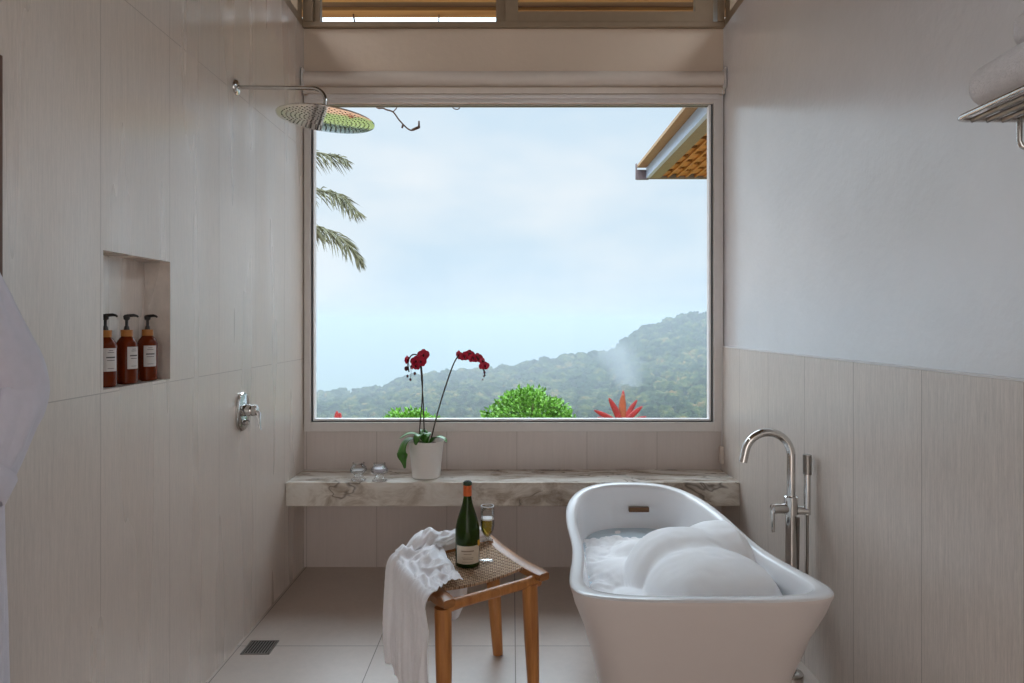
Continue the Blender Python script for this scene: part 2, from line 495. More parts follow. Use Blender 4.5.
# ------------------------------------------------------------------ shower
sh = empty('rain_shower', (XL, 2.945, 2.41), label='round chrome rain shower head on a long arm from the left wall', cat='shower head')
M = Matrix.Translation((XL, 2.945, 2.417)) @ Matrix.Rotation(PI / 2, 4, 'Y')
child_at(obj('wall_flange', lathe([(0, 0.0), (0.033, 0.0), (0.033, 0.006), (0.028, 0.012), (0.014, 0.016), (0, 0.016)], 32, M), M_chrome, smooth=True), sh)
arm = [(XL + .01, 2.945, 2.417), (-0.90, 2.945, 2.413)] + [(-0.86 + 0.055 * math.sin(a), 2.945, 2.357 + 0.055 * math.cos(a)) for a in [i * PI / 16 for i in range(0, 9)]] + [(-0.805, 2.945, 2.30)]
child_at(obj('shower_arm', tube(arm, 0.009, seg=16), M_chrome, smooth=True), sh)
HM = Matrix.Translation((-0.802, 2.945, 2.284)) @ Matrix.Rotation(math.radians(4.5), 4, 'Y')
R = 0.208
child_at(obj('swivel_joint', lathe([(0, 0.035), (0.014, 0.035), (0.018, 0.02), (0.016, 0.006), (0.03, 0.0), (0, 0)], 24, HM), M_chrome, smooth=True), sh)
bm = bmesh.new()
add_lathe(bm, [(0, 0.002), (0.04, 0.004), (R - .02, 0.0), (R - .004, -.002), (R, -0.005), (R - .002, -0.0085), (R - 0.006, -0.009), (0, -0.009)], 72, HM)
# nozzles: rings of rubber tips on the face
for j in range(1, 12):
    rr = j * 0.0182
    if rr > R - 0.012: break
    n = int(2 * PI * rr / 0.022)
    for i in range(n):
        a = 2 * PI * (i + (j % 2) * .5) / n
        MM = HM @ Matrix.Translation((rr * math.cos(a), rr * math.sin(a), -0.0092))
        add_lathe(bm, [(0.0042, 0.0), (0.0034, -0.0007), (0, -0.0007)], 7, MM, mat=1)
child_at(obj('head_plate', bm, [M_chrome, simple('dark rubber nozzle', (46, 40, 34), 0.6, var=0.1)], smooth=True), sh)

# shower mixer on left wall
mx = empty('shower_mixer', (XL, 3.01, 1.01), label='chrome oval shower mixer with lever on the left wall', cat='mixer tap')
def stadium(w, h, n=12):
    pts = []
    for i in range(n + 1):
        a = PI * i / n; pts.append((w / 2 * math.cos(a), h / 2 - w / 2 + w / 2 * math.sin(a)))
    for i in range(n + 1):
        a = PI + PI * i / n; pts.append((w / 2 * math.cos(a), -(h / 2 - w / 2) + w / 2 * math.sin(a)))
    return pts
bm = bmesh.new(); rings = []
for sc_, dx in ((1.0, 0), (1.0, 0.008), (0.9, 0.013)):
    rings.append([bm.verts.new((XL + dx, 3.01 + p[0] * sc_, 1.01 + p[1] * (1 - (1 - sc_) * .5))) for p in stadium(0.135, 0.172)])
for a, b in zip(rings[:-1], rings[1:]):
    for i in range(len(a)): bm.faces.new((a[i], a[(i + 1) % len(a)], b[(i + 1) % len(a)], b[i]))
bm.faces.new(rings[0]); bm.faces.new(rings[-1])
child_at(obj('cover_plate', bm, M_chrome, smooth=True), mx)
MM = Matrix.Translation((XL + .012, 3.01, 1.015)) @ Matrix.Rotation(PI / 2, 4, 'Y')
child_at(obj('valve_body', lathe([(0, 0), (0.026, 0), (0.026, 0.03), (0.024, 0.036), (0.026, 0.04), (0.024, 0.055), (0.012, 0.062), (0, 0.062)], 28, MM), M_chrome, smooth=True), mx)
child_at(obj('lever', tube([(XL + .06, 3.01, 1.02), (XL + .078, 3.008, 1.00), (XL + .08, 3.005, 0.955), (XL + .088, 3.0, 0.93)], [0.014, 0.013, 0.008, 0.006], flat=.6), M_chrome, smooth=True), mx)
child_at(obj('diverter_knob', tube([(XL + .012, 3.01, 0.963), (XL + .034, 3.01, 0.963)], [0.013, 0.011], seg=16), M_chrome, smooth=True), mx)

# niche bottles
def amber_bottle(y, rz, label):
    t = empty('pump_bottle', (XL - 0.043, y, NZ0 + 0.001), rz, label, 'bottle', 'amber pump bottles in the wall niche')
    r = 0.031
    obj('bottle_body', lathe([(0, 0), (r - .004, 0), (r, 0.004), (r, 0.125), (r - .004, 0.137), (0.018, 0.149), (0.014, 0.152), (0, 0.152)], 32), M_amber, t, smooth=True)
    obj('collar', lathe([(0, .151), (0.0175, 0.151), (0.0175, 0.172), (0, 0.172)], 24), M_gold, t, smooth=True)
    bm = bmesh.new()
    add_lathe(bm, [(0, .171), (0.009, 0.171), (0.007, 0.182), (0.0045, 0.186), (0.0045, 0.202), (0.009, 0.206), (0.010, 0.216), (0.006, 0.221), (0, 0.221)], 20)
    add_tube(bm, [(0, 0, 0.217), (0.02, 0, 0.219), (0.029, 0, 0.217), (0.033, 0, 0.213)], [0.0055, 0.005, 0.0036, 0.003], seg=10)
    obj('pump', bm, M_blackplastic, t, smooth=True)
    # wrapped label
    bm = bmesh.new(); a0, a1, n = -1.45, -0.15, 10
    rr = r + 0.0006
    rows = []
    for z in (0.048, 0.118):
        rows.append([bm.verts.new((rr * math.cos(a0 + (a1 - a0) * i / n), rr * math.sin(a0 + (a1 - a0) * i / n), z)) for i in range(n + 1)])
    for i in range(n): bm.faces.new((rows[0][i], rows[0][i + 1], rows[1][i + 1], rows[1][i]))
    lb = obj('label', bm, M_label, t, smooth='all')
    for z, w_, h_ in ((0.088, .42, .004), (0.110, .2, .0016), (0.104, .3, .0016), (0.080, .36, .0018), (0.056, .3, .0014)):
        bm = bmesh.new(); am = -0.8
        rr2 = r + 0.0012
        a = [am - w_ + 2 * w_ * i / 6 for i in range(7)]
        lo = [bm.verts.new((rr2 * math.cos(q), rr2 * math.sin(q), z)) for q in a]
        hi = [bm.verts.new((rr2 * math.cos(q), rr2 * math.sin(q), z + h_)) for q in a]
        for i in range(6): bm.faces.new((lo[i], lo[i + 1], hi[i + 1], hi[i]))
        obj('printed_line', bm, M_ink, lb)
    return t
amber_bottle(2.075, 0.25, 'amber pump bottle nearest the camera, partly cut off by the niche edge')
amber_bottle(2.19, 0.45, 'middle amber pump bottle of the three in the wall niche')
amber_bottle(2.315, 0.0, 'amber pump bottle farthest along the niche, nearest the window')

# floor drain
dr = empty('floor_drain', (-1.087, 2.945, 0.0), label='square metal grate drain set in the floor by the left wall', cat='drain')
bm = bmesh.new(); add_box(bm, -.06, .06, -.06, .06, 0.0002, 0.001)
obj('drain_pit', bm, M_dark, dr)
bm = bmesh.new()
ring_frame_pts = ((-.062, -.054, -.062, .062), (.054, .062, -.062, .062), (-.062, .062, -.062, -.054), (-.062, .062, .054, .062))
for x0, x1, y0, y1 in ring_frame_pts: add_box(bm, x0, x1, y0, y1, 0.0, 0.003)
for i in range(9):
    x = -.048 + i * .012; add_box(bm, x - .0025, x + .0025, -.055, .055, 0.001, 0.0028)
obj('drain_grate', bm, M_brushed, dr)

# ------------------------------------------------------------------ bathtub
TCX, TCY, TB = 0.583, 2.69, 0.735
def tub_ring(sx, sy, zf, n=96, cy=0.0, exp=2.7):
    pts = []
    for i in range(n):
        a = 2 * PI * i / n
        c, s = math.cos(a), math.sin(a)
        e_ = exp + .9 * max(0, -s) * 1.0; u = math.copysign(abs(c) ** (2 / e_), c); v = math.copysign(abs(s) ** (2 / e_), s)
        # half width: waisted, wider at the near end
        hw = 0.352 + 0.205 * max(0, -v) ** 2 * 1.0 + 0.03 * max(0, v) ** 2
        x = TCX + u * hw * sx - 0.004 * v
        y = TCY + v * TB * sy + cy
        rim = 0.555 + 0.048 * abs(v) ** 2.2
        pts.append((x, y, zf(rim, v)))
    return pts
tb = empty('bathtub', (TCX, TCY, 0), label='white freestanding slipper bathtub filled with foam, on the floor by the right wall', cat='bathtub')
def loft(rings, cap_a=False, cap_b=False):
    bm = bmesh.new(); V = [[bm.verts.new(p) for p in r] for r in rings]
    for a, b in zip(V[:-1], V[1:]):
        n = len(a)
        for i in range(n): bm.faces.new((a[i], a[(i + 1) % n], b[(i + 1) % n], b[i]))
    if cap_a: bm.faces.new(V[0])
    if cap_b: bm.faces.new(V[-1])
    return bm
outer = []
for tt, s_, sy_ in ((0.0, .66, .70), (0.01, .675, .71), (0.03, .68, .715), (.25, .715, .775), (.5, .785, .845), (.75, .88, .92), (.9, .962, .972), (.96, .985, .988), (.985, .997, .997), (1.0, 1.0, 1.0)):
    outer.append(tub_ring(s_, sy_, lambda rim, v, tt=tt: rim * tt * 0.985))
rimr = [tub_ring(1.0, 1.0, lambda r, v: r * .985 + .004), tub_ring(.992, .995, lambda r, v: r - .001), tub_ring(.975, .985, lambda r, v: r + .001)]
inn = rimr + [ tub_ring(.94, .965, lambda r, v: r + .0005), tub_ring(.900, .945, lambda r, v: r - .002), tub_ring(.880, .934, lambda r, v: r - .007), tub_ring(.868, .925, lambda r, v: r - .024),
       tub_ring(.84, .90, lambda r, v: r - .09), tub_ring(.785, .83, lambda r, v: .36), tub_ring(.70, .73, lambda r, v: .24), tub_ring(.58, .62, lambda r, v: .15), tub_ring(.4, .45, lambda r, v: .12), tub_ring(.1, .1, lambda r, v: .11)]
child_at(obj('tub_shell', loft(outer + rimr[:1], cap_a=True), M_tubout, smooth='all'), tb)
child_at(obj('tub_basin', loft(inn, cap_b=True), M_white, smooth='all'), tb)
ov = child_at(obj('overflow_slot', box(.568, .666, 3.31, 3.334, .482, .505, bev=.003), M_bronze), tb)

# foam and water
def inside(x, y, z):
    # basin half extents at height z (approx from the rings above)
    s = interp(z, [.11, .15, .24, .36, .48, .56], [.35, .58, .70, .785, .84, .87])
    sy = interp(z, [.11, .15, .24, .36, .48, .56], [.4, .62, .73, .83, .895, .925])
    v = (y - TCY) / (TB * sy)
    if abs(v) >= 1: return 9
    hw = 0.352 + 0.15 * max(0, -v) ** 2 + 0.012 * max(0, v) ** 2
    u = (x - TCX - .008 * v) / (hw * s)
    return (abs(u) ** 2.7 + abs(v) ** 2.7) ** (1 / 2.7)
domes = [  # cx, cy, rx, ry, top, power
    (0.695, 2.34, 0.235, 0.27, 0.604, 0.36),
    (0.650, 2.60, 0.225, 0.23, 0.612, 0.50),
    (0.840, 2.70, 0.190, 0.26, 0.604, 0.45),
    (0.470, 2.36, 0.14, 0.24, 0.452, 1.0),
    (0.45, 2.72, 0.17, 0.18, 0.450, 1.0),
    (0.55, 2.90, 0.17, 0.14, 0.475, 1.0),
    (0.66, 3.02, 0.20, 0.12, 0.445, 1.0),
]
WL = 0.405
bm = bmesh.new(); NX, NY = 110, 170
gx0, gx1, gy0, gy1 = TCX - .37, TCX + .37, TCY - .70, TCY + .70
grid = {}
for i in range(NX + 1):
    for j in range(NY + 1):
        x = gx0 + (gx1 - gx0) * i / NX; y = gy0 + (gy1 - gy0) * j / NY
        nz = noise.noise(Vector((x * 9, y * 9, 1))) * .5 + noise.noise(Vector((x * 25, y * 25, 4))) * .25
        h = WL - 0.006 + 0.022 * nz
        if y < 2.95: h += 0.012
        lump = noise.fractal(Vector((x * 14, y * 14, 2)), 1, 2, 3)
        if y < 3.14 + .08 * nz: h = max(h, WL + .012 + .016 * lump)
        for (dx, dy, rx, ry, top, pw) in domes:
            q = (abs((x - dx) / rx) ** 2.5 + abs((y - dy) / ry) ** 2.5) ** .9
            if q < 1:
                hd = WL - .03 + (top - WL + .03) * (1 - q) ** pw + .010 * nz; kk = max(0.0, .03 - abs(h - hd)) / .03; h = max(h, hd) + kk * kk * .0075
        ins = inside(x, y, min(h, .55))
        if ins > 1.04: continue
        # press down at the wall of the tub
        if ins > .93: h -= (ins - .93) * .18
        grid[(i, j)] = bm.verts.new((x, y, h))
for i in range(NX):
    for j in range(NY):
        q = [grid.get(p) for p in ((i, j), (i + 1, j), (i + 1, j + 1), (i, j + 1))]
        if all(q): bm.faces.new(q)
tag(obj('bath_foam', bm, M_foam, smooth='all'), 'white mounds of soap foam heaped in the bathtub', 'foam', kind='stuff')
bm = bmesh.new(); vs = [bm.verts.new((p[0], p[1], WL)) for p in tub_ring(.815, .875, lambda r, v: WL)]
c = bm.verts.new((TCX, TCY, WL))
for i in range(len(vs)): bm.faces.new((vs[i], vs[(i + 1) % len(vs)], c))
tag(obj('bath_water', bm, M_water), 'bath water with thin suds at the far end of the bathtub', 'water', kind='stuff')

# ------------------------------------------------------------------ tub filler
FY, FX = 2.72, 1.112
def fp(px, py, y=FY): return ((px - 512) / F * y, y, EYE - (py - 323) / F * y)
ft = empty('tub_faucet', (FX, FY, 0), label='tall chrome floor standing tub faucet with hand shower beside the bathtub', cat='faucet')
child_at(obj('base_plate', lathe([(0, 0), (.046, 0), (.046, .008), (.042, .012), (.02, .016), (0, .016)], 32, Matrix.Translation((FX, FY, 0))), M_chrome, smooth=True), ft)
child_at(obj('column', tube([(FX, FY, .01), (FX, FY, .60), (FX, FY, .652)], [.021, .021, .021], seg=24), M_chrome, smooth=True), ft)
child_at(obj('mixer_body', lathe([(0, .64), (.027, .64), (.027, .708), (.023, .712), (0, .712)], 28, Matrix.Translation((FX, FY, 0))), M_chrome, smooth=True), ft)
ctr = fp(768, 455)
rr = FX - ctr[0]
sp = [(FX, FY, .70), (FX, FY, .80)] + [(ctr[0] + rr * math.cos(a), FY, .872 + rr * math.sin(a)) for a in [i * PI / 20 for i in range(0, 19)]]
tip = fp(743.5, 462); sp.append((tip[0] - .002, FY, tip[2] - .0))
child_at(obj('spout', tube(sp, .0165, seg=24), M_chrome, smooth=True), ft)
hb = fp(770, 511)
child_at(obj('mixer_arm', tube([(FX, FY, .662), (FX - .078, FY - .01, .662)], .0195, seg=20), M_chrome, smooth=True), ft)
lv = child_at(obj('lever', tube([(FX - .07, FY - .01, .678), (FX - .078, FY - .012, .655), (FX - .076, FY - .014, .572)], [.012, .009, .006], seg=12), M_chrome, smooth=True), ft)
HX = 1.172
child_at(obj('hand_shower_holder', tube([(FX, FY, .654), (HX + .002, FY - .01, .654)], .0165, seg=20), M_chrome, smooth=True), ft)
hs = child_at(obj('hand_shower', tube([(HX, FY - .01, .64), (HX, FY - .01, .875)], [.0135, .0135], seg=20), M_chrome, smooth=True), ft)
obj('spray_head', tube([(HX, FY - .01, .80), (HX, FY - .01, .877)], .0165, seg=20), M_brushed, hs, smooth=True)
hose = spline([(HX, FY - .01, .642), (HX + .002, FY - .005, .45), (HX - .004, FY, .22), (HX - .03, FY + .01, .10), (FX + .02, FY + .012, .16), (FX + .03, FY + .012, .4), (FX + .02, FY - .02, .63)], 10)
child_at(obj('shower_hose', tube(hose, .0062, seg=10), M_brushed, smooth=True), ft)
for h in ft.children:
    pass

# ------------------------------------------------------------------ stool
U = Vector((.805, .593, 0)); V_ = Vector((-.45, .893, 0)); P0 = Vector((-.232, 2.285, 0))
SL, SW = .555, .465            # rail length, width
def S(u, v, z): return P0 + U * u + V_ * v + Vector((0, 0, z))
st = empty('wooden_stool', (-.16, 2.66, 0), label='teak stool with woven cord seat beside the bathtub', cat='stool')
def railz(v):  # saddle: ends lifted
    q = (v - SL / 2) / (SL / 2); return .437 + .016 * q * q
def add_rail(bm, u0):
    prev = None; n = 16
    for i in range(n + 1):
        v = SL * i / n
        q = abs((v - SL / 2) / (SL / 2))
        w = .028 if q < .8 else .028 - .006 * ((q - .8) / .2) ** 2
        th = .018 if q < .75 else .018 - .004 * (q - .75) / .25
        z = railz(v)
        ring = [bm.verts.new(S(u0 + a * w, v, z + b * th)) for a, b in ((-1, -.7), (-.7, -1), (.7, -1), (1, -.7), (1, .7), (.7, 1), (-.7, 1), (-1, .7))]
        if prev:
            for k_ in range(8): bm.faces.new((prev[k_], prev[(k_ + 1) % 8], ring[(k_ + 1) % 8], ring[k_]))
        else: bm.faces.new(ring)
        prev = ring
    bm.faces.new(prev)
for u0 in (.026, SW - .026):
    bm = bmesh.new(); add_rail(bm, u0)
    child_at(obj('side_rail', bm, M_teakr, smooth=True), st)
for v0 in (.045, SL - .055):
    a, b = S(.03, v0, .428), S(SW - .03, v0, .428)
    m = (a + b) / 2
    child_at(obj('cross_rail', tube([a, a.lerp(b, .06), a.lerp(b, .14), m, b.lerp(a, .14), b.lerp(a, .06), b], [.024, .023, .0195, .0195, .0195, .023, .024], seg=14), M_teak, smooth=True), st)
for u0, v0, du, dv in ((.022, .050, -.0, -.015), (SW - .070, .045, .020, -.0), (.026, SL - .10, 0, .012), (SW - .035, SL - .10, .0, -.07)):
    a, b = S(u0, v0, .425), S(u0 + du, v0 + dv, 0)
    child_at(obj('leg', tube([a, a.lerp(b, .5), b], [.030, .028, .021], seg=20), M_teak, smooth=True), st)
# woven seat (sags in the middle, wrapped over the rails)
bm = bmesh.new(); nu, nv = 48, 40
top = []; v0, v1 = .125, SL - .085
for j in range(nv + 1):
    row = []
    for i in range(nu + 1):
        u = i / nu; v = v0 + (v1 - v0) * j / nv
        z = railz(v) + .0205 - .020 * (4 * u * (1 - u)) ** 1.2
        ed = min(u, 1 - u)
        if ed < .06: z -= .022 * (1 - ed / .06) ** 2
        z += .0014 * math.sin(i * 1.3) * math.sin(j * 1.57 + (i // 2) * PI)
        row.append(bm.verts.new(S(-.003 + (SW + .006) * u, v, z)))
    top.append(row)
bot = []
for row in top: bot.append([bm.verts.new(v.co + Vector((0, 0, -.009 if 1 < i < nu - 1 else -.02))) for i, v in enumerate(row)])
for j in range(nv):
    for i in range(nu):
        bm.faces.new((top[j][i], top[j][i + 1], top[j + 1][i + 1], top[j + 1][i]))
        bm.faces.new((bot[j][i], bot[j + 1][i], bot[j + 1][i + 1], bot[j][i + 1]))
for i in range(nu):
    bm.faces.new((top[0][i], bot[0][i], bot[0][i + 1], top[0][i + 1])); bm.faces.new((top[nv][i], top[nv][i + 1], bot[nv][i + 1], bot[nv][i]))
for j in range(nv):
    bm.faces.new((top[j][0], top[j + 1][0], bot[j + 1][0], bot[j][0])); bm.faces.new((top[j][nu], bot[j][nu], bot[j + 1][nu], top[j + 1][nu]))
child_at(obj('woven_seat', bm, M_weave, smooth=True), st)
def seat_z(x, y):
    d = Vector((x, y, 0)) - P0
    det = U.x * V_.y - U.y * V_.x
    u = (d.x * V_.y - d.y * V_.x) / det; v = (U.x * d.y - U.y * d.x) / det
    u = min(max(u / SW, 0), 1)
    return railz(v) + .0205 - .020 * (4 * u * (1 - u)) ** 1.2, u, v

# bottle of sparkling wine
bx_, by_ = -.177, 2.715
z0 = seat_z(bx_, by_)[0] + .001
wb = empty('wine_bottle', (bx_, by_, z0), .0, 'opened dark green sparkling wine bottle with cream label on the stool', 'bottle')
r = .0485
obj('bottle_body', lathe([(0, .004), (.03, 0), (r - .003, .001), (r, .006), (r, .135), (r - .002, .155), (r - .008, .182), (r - .018, .212), (.0205, .245), (.016, .27), (.015, .328), (.0135, .332), (.010, .332), (.010, .31), (0, .31)], 40), M_bottle, wb, smooth='all')
obj('neck_foil', lathe([(.0160, .275), (.0172, .276), (.0168, .316), (.0156, .317)], 28), M_foil, wb, smooth=True)
obj('bottle_lip', lathe([(.0155, .316), (.0178, .319), (.0178, .327), (.014, .3325), (.011, .3325)], 28), simple('dark green lip', (40, 62, 34), 0.2, var=0.1), wb, smooth=True)
def wrap(bm, rad, a0, a1, z0_, z1_, n=16):
    lo = [bm.verts.new((rad * math.cos(a0 + (a1 - a0) * i / n), rad * math.sin(a0 + (a1 - a0) * i / n), z0_)) for i in range(n + 1)]
    hi = [bm.verts.new((v.co.x, v.co.y, z1_)) for v in lo]
    for i in range(n): bm.faces.new((lo[i], lo[i + 1], hi[i + 1], hi[i]))
bm = bmesh.new(); wrap(bm, r + .0006, -PI / 2 - .95, -PI / 2 + 1.25, .018, .088)
lb = obj('label', bm, M_winelabel, wb, smooth='all')
M_wink = simple('faded label ink', (150, 134, 116), .6, var=.2)
for zc, hh, a, b_ in ((.066, .005, -.55, .5), (.056, .0025, -.35, .3), (.042, .002, -.5, .45), (.036, .002, -.4, .4), (.026, .0015, -.45, .45)):
    bm = bmesh.new(); wrap(bm, r + .0012, -PI / 2 + .1 + a, -PI / 2 + .1 + b_, zc, zc + hh, 10)
    obj('printed_line', bm, M_wink, lb)
bm = bmesh.new(); wrap(bm, r + .0008, -PI / 2 + 1.0, -PI / 2 + 1.5, .082, .105, 8)
obj('sticker', bm, M_yellow, wb, smooth='all')

# flute
gx_, gy_ = -.099, 2.745
z0 = seat_z(gx_, gy_)[0] + .0015
fl = empty('champagne_flute', (gx_, gy_, z0), 0, 'stemmed champagne glass half full of pale wine, on the stool beside the bottle', 'glass')
obj('glass_shell', lathe([(0, .0012), (.033, 0), (.034, .0012), (.02, .003), (.006, .006), (.0035, .012), (.0035, .085), (.007, .094), (.018, .108), (.0255, .125), (.028, .145), (.0275, .20), (.026, .221), (.0252, .221), (.0265, .20), (.027, .145), (.0245, .126), (.017, .110), (.006, .098), (0, .097)], 36), M_glass, fl, smooth='all')
obj('glass_rim', lathe([(.0268, .2195), (.0268, .2222), (.0245, .2222), (.0245, .2195)], 36), simple('bright glass edge', (225, 225, 225), .08, metal=.6, var=.01), fl, smooth=True)
obj('wine', lathe([(0, .0985), (.0055, .099), (.0165, .111), (.024, .127), (.0264, .145), (.0262, .168), (0, .168)], 32), M_wine, fl, smooth=True)
obj('wine_froth', lathe([(0, .1682), (.0262, .1682), (.0262, .174), (0, .1745)], 32), M_foam, fl, smooth=True)

# gauze towel draped on stool
bm = bmesh.new()
NW, NL = 130, 150
# centre line of each strand across the cloth: key rows (from seat, over the left rail, down)
def cloth_pt(a, t):
    """a 0..1 across (far -> near), t 0..1 along (on seat -> hem)"""
    v = SL * .90 - (SL * .80) * a        # along the left rail
    wa = a + .05 * noise.noise(Vector((a * 2, t * 2.5, 7)))
    f1 = noise.noise(Vector((wa * 5.5, t * .9, 3.0)))
    f2 = noise.noise(Vector((wa * 13, t * 1.3, 9.0)))
    f3 = noise.noise(Vector((wa * 30, t * 2.2, 5.0)))
    r2 = 1 - 2.4 * abs(f2)
    fold = 1.0 * f1 + .42 * r2 + .22 * f3
    if t < .30:
        q = t / .30                       # on the seat
        u = (.215 - .09 * a) * (1 - q) + (-.012) * q
        c1 = noise.noise(Vector((a * 4 + q * 1.5, q * 2.6 - a * 2, 11)))
        c2 = 1 - 2.6 * abs(noise.noise(Vector((a * 6 - q * 2.4, q * 3.5 + a * 3, 21))))
        lift = .020 * math.sin(PI * q) ** .7 * (1.25 - .9 * a)
        e = math.sin(PI * min(q, .5)) if q < .5 else 1
        z = railz(v) + .030 + lift + (.026 * c1 + .016 * c2 + .004 * f3) * (.3 + .7 * e) * (1 - .4 * q)
        vv = v + .05 * (1 - q) + .015 * math.sin(q * 7 + a * 4)
        p = S(u, vv, max(z, railz(v) + .004 + .018 * max(0, 1 - abs(u) / .05)))
    elif t < .38:
        q = (t - .30) / .08
        ang = q * PI / 2
        u = -.012 - .026 * math.sin(ang); z = railz(v) - .012 + .042 * math.cos(ang)
        p = S(u, v, z + .012 * fold * (1 - q)) - U * (.018 * fold * q)
    else:
        q = (t - .38) / .62
        hem = .40 - .035 * abs(math.sin(a * 5.2 + .6)) - .02 * (1 - a) + .008 * math.sin(a * 37)
        drop = (railz(v) - .012) - q * hem
        u = -.038 + .016 * a * min(1, q * 5) - .010 * math.sin(q * PI * .9) - .004 * q
        vv = v - .03 * q * a - .02 * q
        p = S(u, vv, max(drop, .008)) - U * ((.018 + .014 * q) * fold) + V_ * (.012 * f2 * q)
    return p
G = [[bm.verts.new(cloth_pt(i / NW, j / NL)) for i in range(NW + 1)] for j in range(NL + 1)]
for j in range(NL):
    for i in range(NW):
        bm.faces.new((G[j][i], G[j][i + 1], G[j + 1][i + 1], G[j + 1][i]))
ga = empty('gauze_towel', tuple(S(-.04, .28, 0)), label='crumpled white gauze towel draped over the left side of the stool', cat='towel')
def solid(o, th=.002, sub=0):
    m = o.modifiers.new('s', 'SOLIDIFY'); m.thickness = th; m.offset = 0
    if sub:
        m = o.modifiers.new('ss', 'SUBSURF'); m.levels = sub; m.render_levels = sub
    return o
solid(child_at(obj('draped_cloth', bm, M_gauze, smooth='all'), ga))
# bunched roll of the same cloth on the rear of the seat
bm = bmesh.new()
path = spline([S(.04, .50, .475), S(.10, .50, .50), S(.15, .50, .505), S(.20, .51, .49), S(.27, .51, .48), S(.34, .50, .482), S(.40, .49, .486), S(.435, .46, .462)], 16)
n = len(path); seg = 72; rings = []
for i, p in enumerate(path):
    t_ = i / (n - 1)
    rad = interp(t_, [0, .12, .3, .5, .75, 1], [.02, .038, .044, .034, .036, .012])
    ring = []
    for k_ in range(seg):
        a = 2 * PI * k_ / seg
        w_ = 1 + .4 * noise.noise(Vector((math.cos(a) * 1.6, math.sin(a) * 1.6, t_ * 7))) + .26 * (1 - 2.6 * abs(noise.noise(Vector((math.cos(a + 5 * t_) * 1.8, math.sin(a + 5 * t_) * 1.8, t_ * 5 + 4))))) + .08 * math.sin(7 * a + 22 * t_)
        ring.append(bm.verts.new(p + V_ * math.cos(a) * rad * w_ * 1.2 + Vector((0, 0, 1)) * math.sin(a) * rad * w_ * .85))
    rings.append(ring)
for a, b in zip(rings[:-1], rings[1:]):
    for k_ in range(seg): bm.faces.new((a[k_], a[(k_ + 1) % seg], b[(k_ + 1) % seg], b[k_]))
bm.faces.new(rings[0]); bm.faces.new(rings[-1])
child_at(obj('bunched_cloth', bm, M_gauze, smooth='all'), ga)
# lower loop seen under the seat
bm = bmesh.new(); rows = []
for j in range(17):
    t_ = j / 16
    row = []
    for i in range(13):
        s_ = i / 12
        p = S(.085 + .14 * s_, .26 + .03 * math.sin(s_ * 7), .395 - .11 * math.sin(PI * min(1, .25 + .75 * s_) ) * t_ - .02 * t_)
        p += V_ * .01 * math.sin(s_ * 16 + t_ * 3)
        row.append(bm.verts.new(p))
    rows.append(row)
for j in range(16):
    for i in range(12): bm.faces.new((rows[j][i], rows[j][i + 1], rows[j + 1][i + 1], rows[j + 1][i]))
solid(child_at(obj('hanging_loop', bm, M_gauze, smooth='all'), ga))

# ------------------------------------------------------------------ orchid
OX, OY, OZ = -.467, 3.72, .5612
oc = empty('potted_orchid', (OX, OY, OZ), label='crimson orchid with two flower stems in a white pot on the marble ledge', cat='plant')
obj('pot', lathe([(0, 0), (.070, 0), (.076, .004), (.0945, .193), (.0955, .2), (.092, .2), (.089, .19), (.085, .172), (0, .172)], 48), M_pot, oc, smooth=True)
bm = lathe([(0, .182), (.04, .186), (.084, .176), (.083, .170), (0, .170)], 24)
for v in bm.verts: v.co.z += .006 * noise.noise(v.co * 60)
obj('soil', bm, M_soil, oc, smooth=True)
def leaf(pts, width, fold=.25, n=10, mat=M_leafdk, parent=oc, name='leaf', th=.002, face=None):
    P = spline(pts, n); N = len(P); bm = bmesh.new(); rows = []
    for i, p in enumerate(P):
        t_ = i / (N - 1)
        tan = (P[min(i + 1, N - 1)] - P[max(i - 1, 0)]).normalized()
        side = tan.cross(Vector((0, 0, 1)))
        if face: side = tan.cross(Vector(face))
        if side.length < .2: side = Vector((0.3, -1, 0)).cross(tan)
        side.normalize()
        if rows and side.dot(last) < 0: side = -side
        if rows: side = (side * .5 + last * .5).normalized(); side = (side - tan * side.dot(tan)).normalized()
        last = side.copy(); up = side.cross(tan)
        w = width * max(.02, math.sin(PI * (t_ * .93 + .05)) ** .6)
        rows.append([bm.verts.new(p + side * w * s_ + up * abs(s_) * w * fold) for s_ in (-1, -.55, 0, .55, 1)])
    for a, b in zip(rows[:-1], rows[1:]):
        for k_ in range(4): bm.faces.new((a[k_], a[k_ + 1], b[k_ + 1], b[k_]))
    o = obj(name, bm, mat, parent, smooth='all')
    solid(o, th); return o
leaf([(-.01, 0, .18), (-.04, -.02, .23), (-.09, -.03, .24), (-.14, -.04, .215)], .034, fold=.1)
leaf([(-.01, -.01, .18), (-.06, -.04, .212), (-.10, -.06, .20), (-.118, -.075, .14), (-.104, -.085, .065)], .036, fold=.15)
leaf([(0, -.01, .18), (-.01, -.03, .225), (-.035, -.07, .235), (-.045, -.09, .19)], .026)
leaf([(.0, .0, .18), (.005, -.03, .24), (.01, -.06, .235), (.0, -.085, .205)], .022)
leaf([(.02, 0, .18), (.05, -.02, .215), (.09, -.03, .215), (.115, -.04, .195)], .026)
leaf([(0, .01, .18), (-.02, .04, .23), (-.03, .06, .25)], .026)
def op(px, py, dy=0.0):
    y = OY + dy
    return Vector(((px - 512) / F * y - OX, dy, EYE - (py - 323) / F * y - OZ))
s1 = spline([op(425, 442), op(424, 425), op(423, 400), op(420.5, 366), op(418, 356), op(412, 355), op(408, 362), op(409, 372)], 8)
s1b = spline([op(419, 442, .03), op(420, 425, .03), op(422, 400, .02), op(422.5, 380, .01), op(421, 362)], 8)
